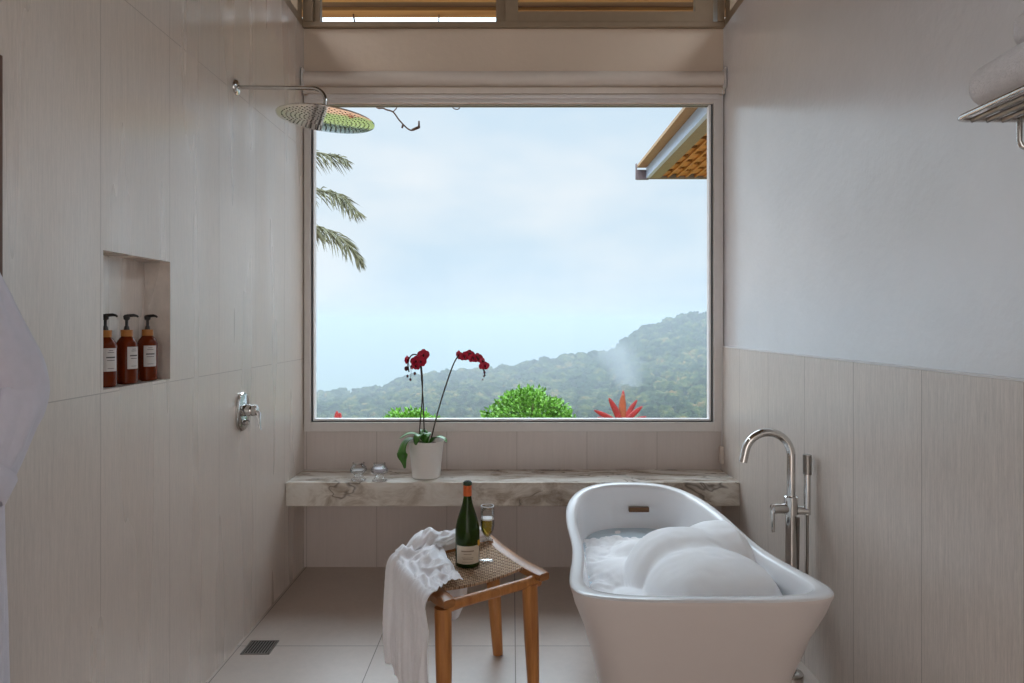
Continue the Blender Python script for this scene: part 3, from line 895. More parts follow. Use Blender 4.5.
s2 = spline([op(431, 440), op(437, 415), op(445, 388), op(455, 361), op(463, 354), op(474, 355), op(482, 364), op(485, 376)], 8)
obj('flower_stem', tube(s1, .0036, seg=8), M_stem, oc, smooth='all')
obj('flower_stem', tube(s1b, .0034, seg=8), M_stem, oc, smooth='all')
obj('flower_stem', tube(s2, .0038, seg=8), M_stem, oc, smooth='all')
def flower(pos, rad, yaw, pitch):
    rad *= 1.4
    bm = bmesh.new()
    RM = Matrix.Translation(pos) @ Matrix.Rotation(yaw, 4, 'Z') @ Matrix.Rotation(pitch, 4, 'X')
    # petals face -Y; two broad side petals, three narrower sepals
    for ang, w_, l_ in ((0.12, .62, .95), (PI - .12, .62, .95), (PI / 2, .45, .9), (-PI / 2 - .65, .42, .88), (-PI / 2 + .65, .42, .88)):
        rows = []
        for i in range(7):
            t_ = i / 6
            w = w_ * math.sin(PI * (t_ * .88 + .08)) ** .55 * rad
            row = []
            for s_ in (-1, -.5, 0, .5, 1):
                lx = t_ * l_ * rad; ly = s_ * w
                dep = .18 * rad * (t_ - .5) ** 2 * 2 + .06 * rad * s_ * s_ + (0.002 if w_ < .4 else 0)
                x = lx * math.cos(ang) - ly * math.sin(ang); z = lx * math.sin(ang) + ly * math.cos(ang)
                row.append(bm.verts.new(RM @ Vector((x, dep, z))))
            rows.append(row)
        for a, b in zip(rows[:-1], rows[1:]):
            for k_ in range(4): bm.faces.new((a[k_], a[k_ + 1], b[k_ + 1], b[k_]))
    f = obj('flower', bm, M_petal, oc, smooth='all')
    bm = bmesh.new(); bmesh.ops.create_icosphere(bm, subdivisions=2, radius=rad * .2, matrix=RM @ Matrix.Translation((0, -.004, -.002)) @ Matrix.Diagonal((.8, 1.2, 1.3, 1)))
    obj('flower_centre', bm, M_lip, f, smooth='all')
for px, py, rr_, yw, pt, dy in ((423.5, 355, .026, .3, .2, 0), (421, 361.5, .024, -.3, -.1, -.015), (415.5, 361, .023, .6, .3, .0), (407.5, 360, .020, 1.2, 0, .0), (412, 366, .017, -1.0, -.3, .01), (416, 366, .02, -.4, .2, .012),
                                (459, 355.5, .022, -.8, .2, 0), (464.5, 356.5, .022, .3, .3, -.012), (469, 355, .024, -.2, -.2, 0), (473, 358, .022, .5, .2, -.012), (477.5, 358, .022, .1, .1, 0), (482.5, 361, .018, .9, 0, .0), (485, 366, .020, .3, .3, -.006), (481.5, 366, .016, -.6, -.2, .006)):
    flower(op(px, py, dy), rr_, yw, pt)
for px, py, rr_ in ((406.3, 368.5, .0125), (414.8, 373.5, .008), (407.5, 376, .0075), (410.5, 379.5, .0075), (484.5, 372.5, .0075), (484, 376, .006), (482.8, 379.5, .0045)):
    bm = bmesh.new(); bmesh.ops.create_icosphere(bm, subdivisions=2, radius=rr_, matrix=Matrix.Translation(op(px, py)) @ Matrix.Diagonal((.9, .9, 1.15, 1)))
    obj('flower_bud', bm, M_bud, oc, smooth='all')
st_ = obj('bud_stalk', tube(spline([op(408, 362), op(411, 370), op(410.5, 379)], 6), .0012, seg=6), M_stem, oc, smooth='all')

# glass votives
def votive(px, py, label, filled):
    y = 3.645 if px < 370 else 3.63
    t = empty('glass_votive', ((px - 512) / F * y, y, .5612), label=label, cat='candle holder', group='glass candle holders on the marble ledge')
    obj('glass_bowl', lathe([(0, .001), (.040, 0), (.042, .004), (.030, .014), (.020, .026), (.026, .034), (.042, .044), (.046, .056), (.040, .070), (.030, .082), (.032, .094), (.030, .094), (.028, .082), (.037, .070), (.042, .056), (.038, .047), (.02, .040), (0, .038)], 14), M_crystal, t)
    obj('candle' if filled else 'wax_pool', lathe([(0, .044), (.030, .046), (.040, .056), (.036, .068 if filled else .050), (0, .068 if filled else .050)], 20), simple('pale wax', (226, 224, 232) if filled else (190, 186, 184), .4, var=.03), t, smooth=True)
    return t
votive(358.5, 477, 'empty looking clear glass candle holder nearer the left wall on the ledge', False)
votive(379.5, 478, 'clear glass candle holder with pale wax, nearer the orchid pot', True)

# ------------------------------------------------------------------ towel shelf, right wall
tsx0, tsy, tsz = .956, 1.47, 1.838
ts = empty('towel_rack', (XR, 1.2, tsz), label='chrome towel shelf with hanging bar high on the right wall', cat='towel rack')
bm = bmesh.new()
ys0 = .86
rad = .006
loop = [(XR - .004, tsy, tsz), (tsx0 + .02, tsy, tsz), (tsx0 + .006, tsy - .006, tsz), (tsx0, tsy - .02, tsz), (tsx0, ys0 + .02, tsz), (tsx0 + .02, ys0, tsz), (XR - .004, ys0, tsz)]
add_tube(bm, loop, rad, seg=12)
add_tube(bm, [(XR - .02, ys0, tsz), (XR - .02, tsy, tsz)], rad, seg=10)
child_at(obj('shelf_frame', bm, M_chrome, smooth=True), ts)
for i in range(7):
    x = tsx0 + .035 + i * .033
    child_at(obj('shelf_rod', tube([(x, ys0, tsz - .001), (x, tsy, tsz - .001)], .0062, seg=8), M_brushed, smooth=True), ts)
bm = bmesh.new()
hk = [(1.078, tsy - .02, tsz - .003), (1.078, tsy - .02, tsz - .052), (1.082, tsy - .021, tsz - .062), (1.092, tsy - .022, tsz - .068), (1.13, tsy - .022, tsz - .068), (XR - .004, tsy - .022, tsz - .066)]
add_tube(bm, hk, .0055, seg=10)
hk2 = [(x, ys0 + .02, z) for x, y, z in hk]; add_tube(bm, hk2, .0055, seg=10)
add_tube(bm, [(1.108, tsy - .02, tsz - .067), (1.108, ys0 + .02, tsz - .067)], .0055, seg=10)
child_at(obj('towel_bar', bm, M_chrome, smooth=True), ts)
for y in (tsy - .06, ys0 + .06):
    child_at(obj('wall_mount', lathe([(0, 0), (.02, 0), (.02, .008), (0, .008)], 20, Matrix.Translation((XR - .0005, y, tsz)) @ Matrix.Rotation(-PI / 2, 4, 'Y')), M_chrome, smooth=True), ts)
def roll(cx_, cz, y0, y1, rx, rz_, label):
    t = empty('rolled_towel', (cx_, (y0 + y1) / 2, cz - rz_), label=label, cat='towel', group='rolled white towels on the chrome rack')
    # spiral roll body
    bm = bmesh.new(); n = 40; seg = 44; rings = []
    for i in range(n + 1):
        t_ = i / n; e = min(t_, 1 - t_)
        k_ = 1 - .16 * max(0, 1 - e / .05) ** 2 if e < .05 else 1
        ring = []
        for s_ in range(seg):
            a = 2 * PI * s_ / seg
            w_ = k_ * (1 + .02 * noise.noise(Vector((math.cos(a) * 2, math.sin(a) * 2, t_ * 8 + cx_ * 30))) + .02 * math.sin(t_ * 16 + a))
            ca_, sa_ = math.cos(a), math.sin(a)
            ring.append(bm.verts.new((cx_ + rx * w_ * math.copysign(abs(ca_) ** .75, ca_), y0 + (y1 - y0) * t_, cz + rz_ * w_ * math.copysign(abs(sa_) ** .75, sa_))))
        rings.append(ring)
    for a, b in zip(rings[:-1], rings[1:]):
        for s_ in range(seg): bm.faces.new((a[s_], a[(s_ + 1) % seg], b[(s_ + 1) % seg], b[s_]))
    bm.faces.new(rings[0]); bm.faces.new(rings[-1])
    child_at(obj('towel_roll', bm, M_towel, smooth=True), t)
    # spiral edge on each end
    for yy in (y0 - .001, y1 + .001):
        bm = bmesh.new()
        pts = [(cx_ + rx * .85 * (1 - q / 90) * math.cos(q * .32), yy, cz + rz_ * .85 * (1 - q / 90) * math.sin(q * .32)) for q in range(0, 85)]
        add_tube(bm, pts, .0035, seg=6)
        child_at(obj('rolled_edge', bm, M_towel, smooth=True), t)
roll(1.075, tsz + .006 + .055, .90, 1.458, .113, .054, 'long rolled white towel lying directly on the chrome rack')
roll(1.104, tsz + .006 + .108 + .046, .93, 1.405, .086, .045, 'white rolled towel on top of the other roll, cut off by the picture corner')

# ------------------------------------------------------------------ robe on left wall
rb = empty('bathrobe', (XL + .05, 1.3, .4), label='white cotton bathrobe hanging on the left wall at the picture edge', cat='bathrobe')
bm = bmesh.new(); seg = 72; rings = []
zs = [.38 + (1.63 - .38) * i / 60 for i in range(61)]
for z in zs:
    hw = interp(z, [.38, .9, 1.1, 1.3, 1.5, 1.58, 1.63], [.235, .225, .215, .20, .19, .13, .05])
    tk = interp(z, [.38, .9, 1.3, 1.5, 1.63], [.055, .05, .05, .045, .02])
    ring = []
    for s_ in range(seg):
        a = 2 * PI * s_ / seg
        f_ = 1 + .16 * math.sin(a * 9 + 1.3 * math.sin(z * 4)) * min(1, (1.6 - z) * 1.2) + .06 * noise.noise(Vector((math.cos(a) * 3, math.sin(a) * 3, z * 3)))
        ring.append(bm.verts.new((XL + .062 + tk * f_ * math.cos(a) * .9, 1.292 + hw * math.sin(a) * (1 + (f_ - 1) * .25), z)))
    rings.append(ring)
for a, b in zip(rings[:-1], rings[1:]):
    for s_ in range(seg): bm.faces.new((a[s_], a[(s_ + 1) % seg], b[(s_ + 1) % seg], b[s_]))
bm.faces.new(rings[0]); bm.faces.new(rings[-1])
child_at(obj('robe_body', bm, M_robe, smooth='all'), rb)
bm = bmesh.new()
pth = spline([(XL + .06, 1.37, 1.62), (XL + .075, 1.395, 1.53), (XL + .085, 1.452, 1.40), (XL + .09, 1.535, 1.27), (XL + .09, 1.505, 1.19), (XL + .09, 1.455, 1.11), (XL + .085, 1.42, 1.06)], 10)
N = len(pth); rings = []; seg = 48
for i, p in enumerate(pth):
    t_ = i / (N - 1)
    rw = interp(t_, [0, .2, .45, .6, .8, 1], [.03, .045, .062, .066, .056, .050]); rt = .040
    tan = (pth[min(i + 1, N - 1)] - pth[max(0, i - 1)]).normalized()
    nx = Vector((1, 0, 0)); sd = tan.cross(nx).normalized()
    ring = []
    for s_ in range(seg):
        a = 2 * PI * s_ / seg
        f_ = 1 + .06 * math.sin(a * 5 + t_ * 9) + .10 * (1 - 3 * abs(noise.noise(Vector((math.cos(a) * 1.5, math.sin(a) * 1.5 + t_ * 3, 4))))) + .12 * noise.noise(Vector((math.cos(a) * 2, math.sin(a) * 2, t_ * 5)))
        ring.append(bm.verts.new(p + sd * rw * f_ * math.cos(a) + nx * rt * f_ * math.sin(a)))
    rings.append(ring)
for a, b in zip(rings[:-1], rings[1:]):
    for s_ in range(seg): bm.faces.new((a[s_], a[(s_ + 1) % seg], b[(s_ + 1) % seg], b[s_]))
bm.faces.new(rings[0]); bm.faces.new(rings[-1])
slv = child_at(obj('sleeve', bm, M_robe, smooth='all'), rb)
bm = bmesh.new()
for a in (.985,):
    cpt = pth[-3]; tan = (pth[-1] - pth[-5]).normalized(); nx = Vector((1, 0, 0)); sd = tan.cross(nx).normalized()
    rr2 = []
    for q, k_ in ((-.025, 1.05), (-.02, 1.12), (.03, 1.14), (.036, 1.06)):
        rr2.append([bm.verts.new(cpt + tan * q + sd * .060 * k_ * math.cos(2 * PI * s_ / 32) + nx * .045 * k_ * math.sin(2 * PI * s_ / 32)) for s_ in range(32)])
    for r1, r2 in zip(rr2[:-1], rr2[1:]):
        for s_ in range(32): bm.faces.new((r1[s_], r1[(s_ + 1) % 32], r2[(s_ + 1) % 32], r2[s_]))
o = obj('cuff', bm, M_robe, smooth='all'); o.parent = slv
# dark door casing edge beyond the robe
tag(obj('trim_4', box(XL - .001, XL + .012, 1.40, 1.584, 0, 2.02, bev=.002), simple('brown casing', (96, 66, 52), .5, var=.1)), **ST)

# ------------------------------------------------------------------ outside
# deck and garden slope
bm = bmesh.new()
for i in range(36):
    y = D + .25 + i * .145
    add_box(bm, -8, 8, y, y + .138, -.06, 0)
tag(obj('floor_deck', bm, M_deck), **ST)
bm = bmesh.new(); n = 60; rows = []
for j in range(n + 1):
    y = 10.4 + (80 - 10.4) * (j / n) ** 1.8
    rows.append([bm.verts.new((-40 + 80 * i / 60, y, -.35 - (y - 10.4) * .20 + .25 * noise.noise(Vector((-40 + 80 * i / 60, y * .6, 0))))) for i in range(61)])
for a, b in zip(rows[:-1], rows[1:]):
    for i in range(60): bm.faces.new((a[i], a[i + 1], b[i + 1], b[i]))
tag(obj('garden_slope', bm, M_gardenslope, smooth='all'), 'green garden ground falling away beyond the terrace', 'ground', kind='stuff')

def leaf_cloud(name, dome, count, size, mat, parent, seed=1):
    """dome(rng) -> (point, outward normal)"""
    rng = random.Random(seed); vs = []; fs = []
    for _ in range(count):
        p, nrm = dome(rng)
        d = Vector((rng.uniform(-1, 1), rng.uniform(-1, 1), rng.uniform(-.3, 1.2))).normalized()
        d = (d + nrm * .8).normalized()
        s_ = d.cross(Vector((rng.uniform(-1, 1), rng.uniform(-1, 1), rng.uniform(-1, 1)))).normalized()
        L = size * rng.uniform(.7, 1.3); w = L * .34
        up = d.cross(s_) * L * .12
        b = len(vs)
        vs += [p, p + d * L * .45 + s_ * w + up, p + d * L, p + d * L * .45 - s_ * w + up, p + d * L * .5 - up * .6]
        fs += [(b, b + 1, b + 4), (b + 1, b + 2, b + 4), (b + 2, b + 3, b + 4), (b + 3, b, b + 4)]
    return obj(name, ([tuple(v) for v in vs], fs), mat, parent)
def shrub(cx_, cy_, z0_, rx, ry, rz_, count, label, seed, size=.075):
    t = empty('leafy_shrub', (cx_, cy_, z0_), label=label, cat='shrub')
    def dome(rng):
        a = rng.uniform(0, 2 * PI); ph = math.acos(rng.uniform(0, 1))
        k_ = rng.uniform(.72, 1.0) * (1 + .18 * noise.noise(Vector((math.cos(a) * 2.2, math.sin(a) * 2.2, ph * 3 + seed))))
        n_ = Vector((math.cos(a) * math.sin(ph), math.sin(a) * math.sin(ph), math.cos(ph)))
        return Vector((n_.x * rx * k_, n_.y * ry * k_, n_.z * rz_ * k_)), n_
    leaf_cloud('foliage', dome, count, size, M_shrub, t, seed)
    bm = bmesh.new()
    for i in range(9):
        a = i * 2.4; add_tube(bm, [(0, 0, 0), (rx * .4 * math.cos(a), ry * .4 * math.sin(a), rz_ * .45), (rx * .7 * math.cos(a), ry * .7 * math.sin(a), rz_ * .75)], [.02, .012, .005], seg=6)
    obj('stem', bm, M_twig, t)
shrub(.28, 10.9, -.45, .74, .6, .80, 4200, 'rounded lime green shrub beyond the window, right of the orchid', 3)
shrub(-1.63, 11.0, -.62, .66, .5, .60, 3000, 'low lime green shrub beyond the window, behind the orchid stems', 11)

def bromeliad(px, py, y, label, specs, nm='red_bromeliad'):
    base = Vector(((px - 512) / F * y, y, EYE - (py - 323) / F * y))
    t = empty(nm, tuple(base), label=label, cat='plant')
    for k_, (dx, dz, dy, w, m) in enumerate(specs):
        s_ = y / F
        leaf([(0, 0, 0), (dx * s_ * .45, dy * .5, dz * s_ * .55), (dx * s_, dy, dz * s_)], w * 1.25, .15, 8, m, t, 'leaf', .004, face=(.2, 1, 0))
bromeliad(622, 428, 9.2, 'spiky red bromeliad just outside the window, right of the green shrub', [(-28, 18, -.02, .030, M_red), (-13, 30, .0, .034, M_red), (1, 34, .02, .040, M_redmid), (2, 37, .06, .030, M_red), (15, 28, .0, .028, M_red), (20, 22, -.03, .030, M_red), (25, 11, .05, .03, M_red), (-24, 10, .06, .03, M_red)])
bromeliad(336, 430, 9.2, 'single red leaf tips poking up outside the window at far left', [(1, 19, 0, .030, M_red), (4, 17, .02, .035, M_red), (-12, 5, .02, .03, M_red), (14, 4, .02, .03, M_red)], 'red_leaf_plant')

# palm
pm = empty('palm_tree', (-4.3, 8.6, -3.0), label='palm tree with drooping feathery fronds entering the window view from the left', cat='tree')
child_at(obj('trunk', tube([(-4.3, 8.6, -3), (-4.28, 8.6, 0), (-4.25, 8.6, 3.15)], [.17, .14, .11], seg=14), M_twig, smooth='all'), pm)
def pp(px, py, y): return Vector(((px - 512) / F * y, y, EYE - (py - 323) / F * y))
def frond(pts, llen, seed):
    rng = random.Random(seed)
    P = spline(pts, 26); N = len(P); bm = bmesh.new()
    add_tube(bm, P, [.016 * (1 - .8 * i / N) + .002 for i in range(N)], seg=6)
    for i in range(6, N):
        t_ = i / N
        tan = (P[min(i + 1, N - 1)] - P[i - 1]).normalized()
        side = tan.cross(Vector((0, 0, 1))).normalized(); up = side.cross(tan)
        for s_ in (-1, 1):
            L = llen * (.35 + .65 * math.sin(PI * min(1, t_ * .95 + .03)) ** .7) * rng.uniform(.8, 1.1)
            d = (tan * rng.uniform(.55, 1.0) + side * s_ * rng.uniform(.3, .9) + up * rng.uniform(-.5, .6) + Vector((0, 0, -.25))).normalized()
            a = P[i]; m = a + d * L * .55 + Vector((0, 0, -.02)); e = a + d * L + Vector((0, 0, -L * .28))
            wv = d.cross(Vector((rng.uniform(-.4, .4), rng.uniform(-1, -.5), rng.uniform(-.4, .4)))).normalized() * .0075
            v0 = bm.verts.new(a + wv * .4); v1 = bm.verts.new(a - wv * .4); v2 = bm.verts.new(m + wv); v3 = bm.verts.new(m - wv); v4 = bm.verts.new(e)
            bm.faces.new((v0, v1, v3, v2)); bm.faces.new((v2, v3, v4))
    o = obj('frond', bm, M_palm, None); solid(o, .002); child_at(o, pm)
crown = Vector((-4.25, 8.6, 3.15))
frond([crown, pp(262, 150, 8.7), pp(314, 152, 8.5), pp(345, 159, 8.4)], .30, 1)
frond([crown, pp(262, 186, 8.4), pp(316, 190, 8.1), pp(338, 196, 8.0), pp(357, 211, 7.9)], .28, 2)
frond([crown, pp(250, 205, 8.2), pp(312, 224, 7.9), pp(340, 238, 7.8), pp(360, 259, 7.8)], .29, 3)
frond([crown, pp(262, 196, 8.8), pp(300, 212, 8.8), pp(322, 236, 8.8)], .3, 6)
frond([crown, Vector((-4.6, 8.3, 3.9)), Vector((-5.3, 8.0, 4.0)), Vector((-6.0, 7.9, 3.4))], .4, 4)
frond([crown, Vector((-4.3, 9.3, 3.9)), Vector((-4.3, 10.1, 3.8)), Vector((-4.4, 10.8, 3.1))], .4, 5)

# bare twig hanging from the roof edge
tw = empty('hanging_twig', (-.9, 5.14, 3.7), label='bare twig hanging from the roof edge at the top of the window', cat='twig')
Y = 5.14
bm = bmesh.new()
add_tube(bm, spline([(-1.2, Y, 3.74), pp(372, 98, Y), pp(384, 108.5, Y), pp(393, 112, Y), pp(400, 121, Y), pp(410, 130, Y), pp(419, 128, Y)], 6), .006, seg=6)
add_tube(bm, spline([pp(393, 112, Y), pp(397, 107, Y), pp(399, 96, Y)], 4), .004, seg=6)
for (a, b) in (((403, 125), (402, 128)), ((419, 128), (419, 121)), ((412, 130), (420, 126))):
    add_tube(bm, [pp(a[0], a[1], Y), pp(b[0], b[1], Y)], [.009, .007], seg=6)
child_at(obj('twig_branch', bm, M_twig, smooth='all'), tw)
bm = bmesh.new()
add_tube(bm, spline([(-.55, Y + .01, 3.74), pp(437, 95, Y), pp(450, 105, Y), pp(455, 109, Y), pp(460, 107, Y), pp(463, 90, Y)], 6), .004, seg=6)
child_at(obj('twig_branch', bm, M_twig, smooth='all'), tw)

# neighbouring roof, upper right
nr = empty('neighbour_roof', (1.6, 6, 3.0), label='wooden eave of the neighbouring roof with golden lath underside, upper right', cat='roof')
Y0, Y1 = 4.4, 7.5
child_at(obj('fascia_cap', box(1.375, 1.475, Y0, Y1, 3.105, 3.135), M_fascia), nr)
child_at(obj('gutter', box(1.470, 1.51, Y0, Y1 - .02, 2.985, 3.104, bev=.004), M_gutter), nr)
child_at(obj('edge_beam', box(1.505, 1.625, Y0, Y1 - .03, 2.985, 3.10, bev=.004), M_beam), nr)
bm = bmesh.new(); add_box(bm, 1.36, 1.372, Y1 - .01, Y1 + .03, 2.98, 3.15); add_box(bm, 1.372, 1.50, Y1 - .015, Y1 + .02, 2.975, 3.08)
child_at(obj('gutter_end', bm, simple('dark gutter end', (92, 86, 92), .5, var=.05)), nr)
bm = bmesh.new()
add_box(bm, 1.62, 6.0, Y0, Y1, 3.06, 3.10, mat=1)
rng = random.Random(5)
row = 0; x = 1.63
while x < 3.6:
    y = Y0 + (row % 2) * .16 + (row * .05 % .1)
    while y < Y1 - .1:
        add_box(bm, x, x + .072, y, min(y + .22, Y1), 3.018, 3.045)
        y += .32
    add_box(bm, x + .072, x + .094, Y0, Y1, 3.0, 3.03)
    x += .10; row += 1
for i in range(8):
    add_box(bm, 1.62, 3.6, Y0 + .2 + i * .4, Y0 + .24 + i * .4, 3.046, 3.058)
child_at(obj('lath_soffit', bm, [M_lath, M_gap]), nr)
child_at(obj('end_board', box(1.50, 6.0, Y1, Y1 + .03, 2.985, 3.12), M_beam), nr)

# ---- forested hill
ridge_px = [-300, 60, 200, 316, 385, 395, 410, 440, 490, 520, 540, 560, 590, 610, 620, 640, 660, 680, 700, 720, 800, 1000, 1400]
ridge_py = [412, 408, 402, 396, 391, 385, 381, 376, 371, 369, 364, 360, 357, 355, 348, 333, 326, 320, 317, 315, 300, 280, 270]
YN, YR = 110.0, 400.0
def hill(px, v):
    rp = interp(px, ridge_px, ridge_py)
    y = YN + (YR - YN) * v
    py = 452 + (rp - 452) * v ** .85
    x = (px - 512) / F * y
    h = EYE - (py - 323) / F * y
    h += 5 * v * (1 - v) * 4 * noise.noise(Vector((x * .012, y * .012, 2)))
    return Vector((x, y, h))
bm = bmesh.new(); NU, NV = 240, 60; rows = []
for j in range(NV + 13):
    v = j / NV
    row = []
    for i in range(NU + 1):
        px = -300 + 1700 * i / NU
        if v <= 1: p = hill(px, v)
        else:
            p = hill(px, 1.0); p = Vector((p.x * (1 + (v - 1) * .8), p.y * (1 + (v - 1) * .8), p.z - (v - 1) * 260))
        row.append(bm.verts.new(p))
    rows.append(row)
for a, b in zip(rows[:-1], rows[1:]):
    for i in range(NU): bm.faces.new((a[i], a[i + 1], b[i + 1], b[i]))
def canopy(name, cols, sc=.05):
    t = NT(name); v = t.coord()
    n = t.noise(v, sc, 3, .6); n2 = t.noise(v, .5, 6, .8); n3 = t.noise(v, .2, 2, .5)
    f = t.math('ADD', t.math('ADD', t.math('MULTIPLY', n, .34), t.math('MULTIPLY', n2, .33)), t.math('MULTIPLY', n3, .33))
    t.set(Base_Color=t.ramp(f, [(p, lin(c)) for p, c in cols]), Roughness=.9, Specular_IOR_Level=.1)
    t.bump(n2, 1.0, 2.0)
    return t.m
M_forest = canopy('forest canopy', [(.41, (6, 18, 10)), (.49, (30, 50, 28)), (.57, (70, 80, 40)), (.63, (116, 94, 58))])
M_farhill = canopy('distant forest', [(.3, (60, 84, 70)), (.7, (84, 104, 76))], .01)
tag(obj('hill', bm, M_forest, smooth='all'), 'forested hillside rising to the right beyond the window', 'hill', kind='structure')

# tree crowns as lumpy blobs – numpy instanced into one mesh
def ico(sub):
    b = bmesh.new(); bmesh.ops.create_icosphere(b, subdivisions=sub, radius=1)
    V = np.array([v.co[:] for v in b.verts]); Fc = np.array([[v.index for v in f.verts] for f in b.faces]); b.free()
    return V, Fc
def lumpy(V, seed):
    out = []
    for v in V:
        p = Vector(v); k_ = 1 + .45 * noise.noise(p * 1.7 + Vector((seed * 7.1, 0, 0))) + .38 * noise.noise(p * 4 + Vector((0, seed * 3.3, 0)))
        out.append(v * k_)
    return np.array(out)
I3V, I3F = ico(3)   # 162 vertices a crown
tmpl = [lumpy(I3V, s_) for s_ in range(8)]
rs = np.random.RandomState(4)
VV = []; FF = []; off = 0
def place(px, v, r):
    global off
    p = hill(px, v)
    T = tmpl[rs.randint(8)]
    a = rs.rand() * 6.28
    ca, sa = math.cos(a), math.sin(a)
    X = T[:, 0] * ca - T[:, 1] * sa; Yy = T[:, 0] * sa + T[:, 1] * ca
    P = np.stack([X * r, Yy * r, T[:, 2] * r * (.75 + .35 * rs.rand())], 1) + np.array([p.x, p.y, p.z + r * .35])
    VV.append(P); FF.append(I3F + off); off += len(P)
for _ in range(4200):
    v = rs.rand() ** .8
    px = 250 + 520 * rs.rand()
    place(px, v, (1.3 + 2.3 * rs.rand() ** 1.5) * (.6 + .4 * v))
for i in range(130):
    px = 330 + 420 * (i + rs.rand()) / 130
    if px < 384: continue
    place(px, .97 + .03 * rs.rand(), 1.0 + 1.6 * rs.rand())
VV = np.concatenate(VV); FF = np.concatenate(FF)
tag(obj('forest_canopy', (VV.tolist(), FF.tolist()), M_forest, smooth='all'), 'dense hazy tree canopy covering the hillside beyond the window', 'forest', kind='stuff')
# taller trees on the skyline
def skyline_tree(seed):
    t = empty('skyline_tree', (0, 0, 0))
    rng = random.Random(seed)
    bm = bmesh.new(); add_tube(bm, [(0, 0, -2), (.2, 0, 2), (.1, 0, 5)], [.35, .25, .12], seg=6)
    obj('trunk', bm, M_twig, t)
    vs = []; fs = []; o_ = 0
    for i in range(9):
        T = tmpl[(seed + i) % 8]; r = rng.uniform(.9, 1.7)
        c = np.array([rng.uniform(-2, 2), rng.uniform(-2, 2), 3.4 + rng.uniform(0, 3)])
        vs.append(T * r * np.array([1, 1, .75]) + c); fs.append(I3F + o_); o_ += len(T)
    obj('crown', (np.concatenate(vs).tolist(), np.concatenate(fs).tolist()), M_forest, t, smooth='all')
    return t
protos = [skyline_tree(s_) for s_ in range(4)]
sk = [(398, .9), (412, .8), (446, .9), (468, .7), (484, .9), (538, .7), (552, .9), (566, 1.0), (590, 1.1), (607, .8), (640, 1.3), (651, 1.2), (664, .9), (681, 1.0), (696, 1.3), (706, 1.1)]
for i, (px, s_) in enumerate(sk):
    o = protos[i] if i < 4 else copy_tree(protos[i % 4])
    p = hill(px, .985)
    o.location = p - Vector((0, 0, 1.6)); o.scale = (s_ * .62, s_ * .62, s_ * .66); o.rotation_euler = (0, 0, i * 1.7)
    tag(o, 'small hazy tree standing out on the skyline ridge of the hill', 'tree', 'trees on the skyline ridge')
# distant ridge on the left
bm = bmesh.new(); rows = []
for j in range(12):
    row = []
    for i in range(121):
        px = 100 + 500 * i / 120; y = 1000 + j * 50
        py = 389.5 + 1.5 * noise.noise(Vector((px * .03, 0, 5))) + 1.0 * noise.noise(Vector((px * .2, 0, 1))) + (8 * max(0, 1 - j / 6) ** 1.5)
        h = EYE - (py - 323) / F * 1300 + (0 if j < 7 else -(j - 6) * 12)
        row.append(bm.verts.new(((px - 512) / F * y, y, h - (0 if j else 60))))
    rows.append(row)
for a, b in zip(rows[:-1], rows[1:]):
    for i in range(120): bm.faces.new((a[i], a[i + 1], b[i + 1], b[i]))
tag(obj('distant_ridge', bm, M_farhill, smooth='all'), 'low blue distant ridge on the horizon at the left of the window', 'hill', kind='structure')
# ground far below
M_val = simple('valley floor', (96, 112, 84), .9, var=.2, vs=.02)
bm = bmesh.new(); vs = [bm.verts.new(p) for p in ((-4000, 60, -110), (4000, 60, -110), (4000, 3200, -170), (-4000, 3200, -170))]; bm.faces.new(vs)
tag(obj('valley', bm, M_val), 'hazy valley floor far below the hill', 'ground', kind='structure')

# haze: real scattering volume over the valley
t = NT('mist'); t.t.nodes.remove(t.b)
def vol(t, col, dens):
    a = t.n('ShaderNodeVolumeScatter', ins={'Color': col, 'Density': dens})
    b = t.n('ShaderNodeVolumeAbsorption', ins={'Color': col, 'Density': dens})
    c = t.n('ShaderNodeAddShader', ins={0: a.outputs[0], 1: b.outputs[0]})
    t.t.links.new(c.outputs[0], t.out.inputs['Volume'])
vol(t, (.335, .395, .44, 1), .0023); M_mist = t.m
tag(obj('valley_haze', box(-700, 700, 60, 6500, -109, 12), M_mist), 'pale blue mist hanging over the valley and hillside', 'haze', kind='stuff')
# smoke plume
t = NT('smoke'); t.t.nodes.remove(t.b)
v = t.coord((.12, .12, .07))
n = t.noise(v, 1.0, 4, .6)
tcs = t.n('ShaderNodeTexCoord'); sps = t.n('ShaderNodeSeparateXYZ', ins={0: tcs.outputs['Object']})
zz = t.math('DIVIDE', t.math('ADD', sps.outputs['Z'], 30.0), 26.0)          # 0 at the foot, 1 at the top
zc = t.math('MINIMUM', t.math('MAXIMUM', zz, 0.0), 1.0)
axx = t.math('SUBTRACT', 42.3, t.math('MULTIPLY', t.math('POWER', zc, 2.0), 8.5))
rr_ = t.math('ADD', 1.8, t.math('MULTIPLY', zc, 11))
dx_ = t.math('SUBTRACT', sps.outputs['X'], axx); dy_ = t.math('SUBTRACT', sps.outputs['Y'], 240.0)
dd = t.math('DIVIDE', t.math('SQRT', t.math('ADD', t.math('MULTIPLY', dx_, dx_), t.math('MULTIPLY', dy_, dy_))), rr_)
fall = t.math('MAXIMUM', t.math('SUBTRACT', 1.0, dd), 0.0)
fade = t.math('SUBTRACT', 1.0, t.math('POWER', zc, 3.0))
dn = t.math('MULTIPLY', t.math('MULTIPLY', t.math('MAXIMUM', t.math('SUBTRACT', n, .30), 0), .60), t.math('MULTIPLY', fall, fade))
vol(t, (.34, .38, .41, 1), dn)
bm = bmesh.new()
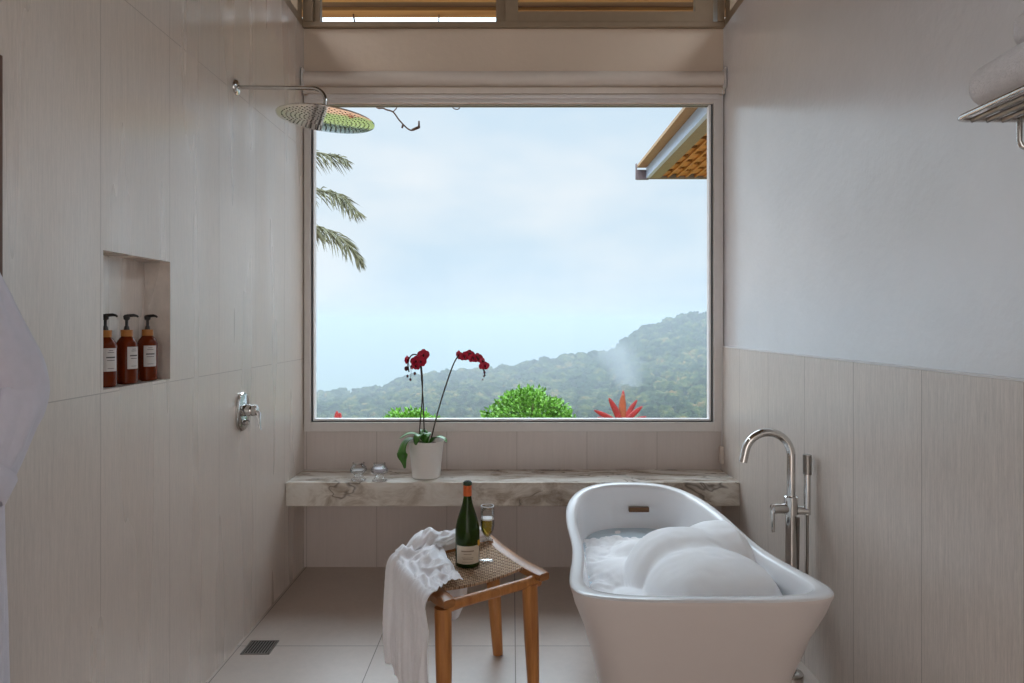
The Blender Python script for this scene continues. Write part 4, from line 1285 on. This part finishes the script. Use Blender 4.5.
add_tube(bm, [pp(632, 412, 240), pp(630, 398, 240), pp(626, 380, 240), pp(620, 362, 240), pp(612, 350, 240), pp(604, 345, 240)], [4, 6, 10, 13, 15, 14], seg=20)
sm = obj('smoke_plume', bm, t.m, smooth='all')
tag(sm, 'thin white smoke plume rising from the wooded hillside', 'smoke', kind='stuff')

# ------------------------------------------------------------------ world
w = bpy.data.worlds.new('World'); bpy.context.scene.world = w; w.use_nodes = True
nt = w.node_tree; bg = nt.nodes['Background']
tc = nt.nodes.new('ShaderNodeTexCoord')
mp = nt.nodes.new('ShaderNodeMapping'); mp.inputs['Scale'].default_value = (2.2, 2.2, 5.5)
nt.links.new(tc.outputs['Generated'], mp.inputs[0])
nz = nt.nodes.new('ShaderNodeTexNoise'); nz.inputs['Scale'].default_value = 1.3; nz.inputs['Detail'].default_value = 5; nz.inputs['Roughness'].default_value = .5
nt.links.new(mp.outputs[0], nz.inputs['Vector'])
rp = nt.nodes.new('ShaderNodeValToRGB'); nt.links.new(nz.outputs[0], rp.inputs[0])
rp.color_ramp.elements[0].position = .36; rp.color_ramp.elements[0].color = lin((204, 225, 240))
rp.color_ramp.elements[1].position = .64; rp.color_ramp.elements[1].color = lin((229, 238, 244))
nt.links.new(rp.outputs[0], bg.inputs[0])
sepw = nt.nodes.new('ShaderNodeSeparateXYZ'); nt.links.new(tc.outputs['Generated'], sepw.inputs[0])
mr = nt.nodes.new('ShaderNodeMapRange'); mr.interpolation_type = 'SMOOTHSTEP'
nt.links.new(sepw.outputs['Z'], mr.inputs[0])
mr.inputs[1].default_value = .30; mr.inputs[2].default_value = .65; mr.inputs[3].default_value = .98; mr.inputs[4].default_value = 8.0
# warm glow added to the unseen sky behind the house, filling the room
dt = nt.nodes.new('ShaderNodeVectorMath'); dt.operation = 'DOT_PRODUCT'
nt.links.new(tc.outputs['Generated'], dt.inputs[0]); dt.inputs[1].default_value = Vector((-.15, -.92, .36)).normalized()
m1 = nt.nodes.new('ShaderNodeMath'); m1.operation = 'MAXIMUM'; nt.links.new(dt.outputs['Value'], m1.inputs[0]); m1.inputs[1].default_value = 0
m2 = nt.nodes.new('ShaderNodeMath'); m2.operation = 'POWER'; nt.links.new(m1.outputs[0], m2.inputs[0]); m2.inputs[1].default_value = 2
m3 = nt.nodes.new('ShaderNodeMath'); m3.operation = 'MULTIPLY_ADD'; nt.links.new(m2.outputs[0], m3.inputs[0]); m3.inputs[1].default_value = 1.1; nt.links.new(mr.outputs[0], m3.inputs[2])
nt.links.new(m3.outputs[0], bg.inputs[1])
wm = nt.nodes.new('ShaderNodeMix'); wm.data_type = 'RGBA'; nt.links.new(m2.outputs[0], wm.inputs[0])
nt.links.new(rp.outputs[0], wm.inputs[6]); wm.inputs[7].default_value = (1.0, .92, .86, 1)
nt.links.new(wm.outputs[2], bg.inputs[0])

sc = bpy.context.scene
sc.view_settings.view_transform = 'Standard'; sc.view_settings.look = 'None'
sc.view_settings.gamma = 1; sc.view_settings.use_curve_mapping = False
sc.view_settings.exposure = 0.14
sc.cycles.use_denoising = True
sc.cycles.max_bounces = 10; sc.cycles.diffuse_bounces = 6; sc.cycles.glossy_bounces = 4; sc.cycles.transparent_max_bounces = 16; sc.cycles.volume_bounces = 1
sc.cycles.sample_clamp_indirect = 6.0
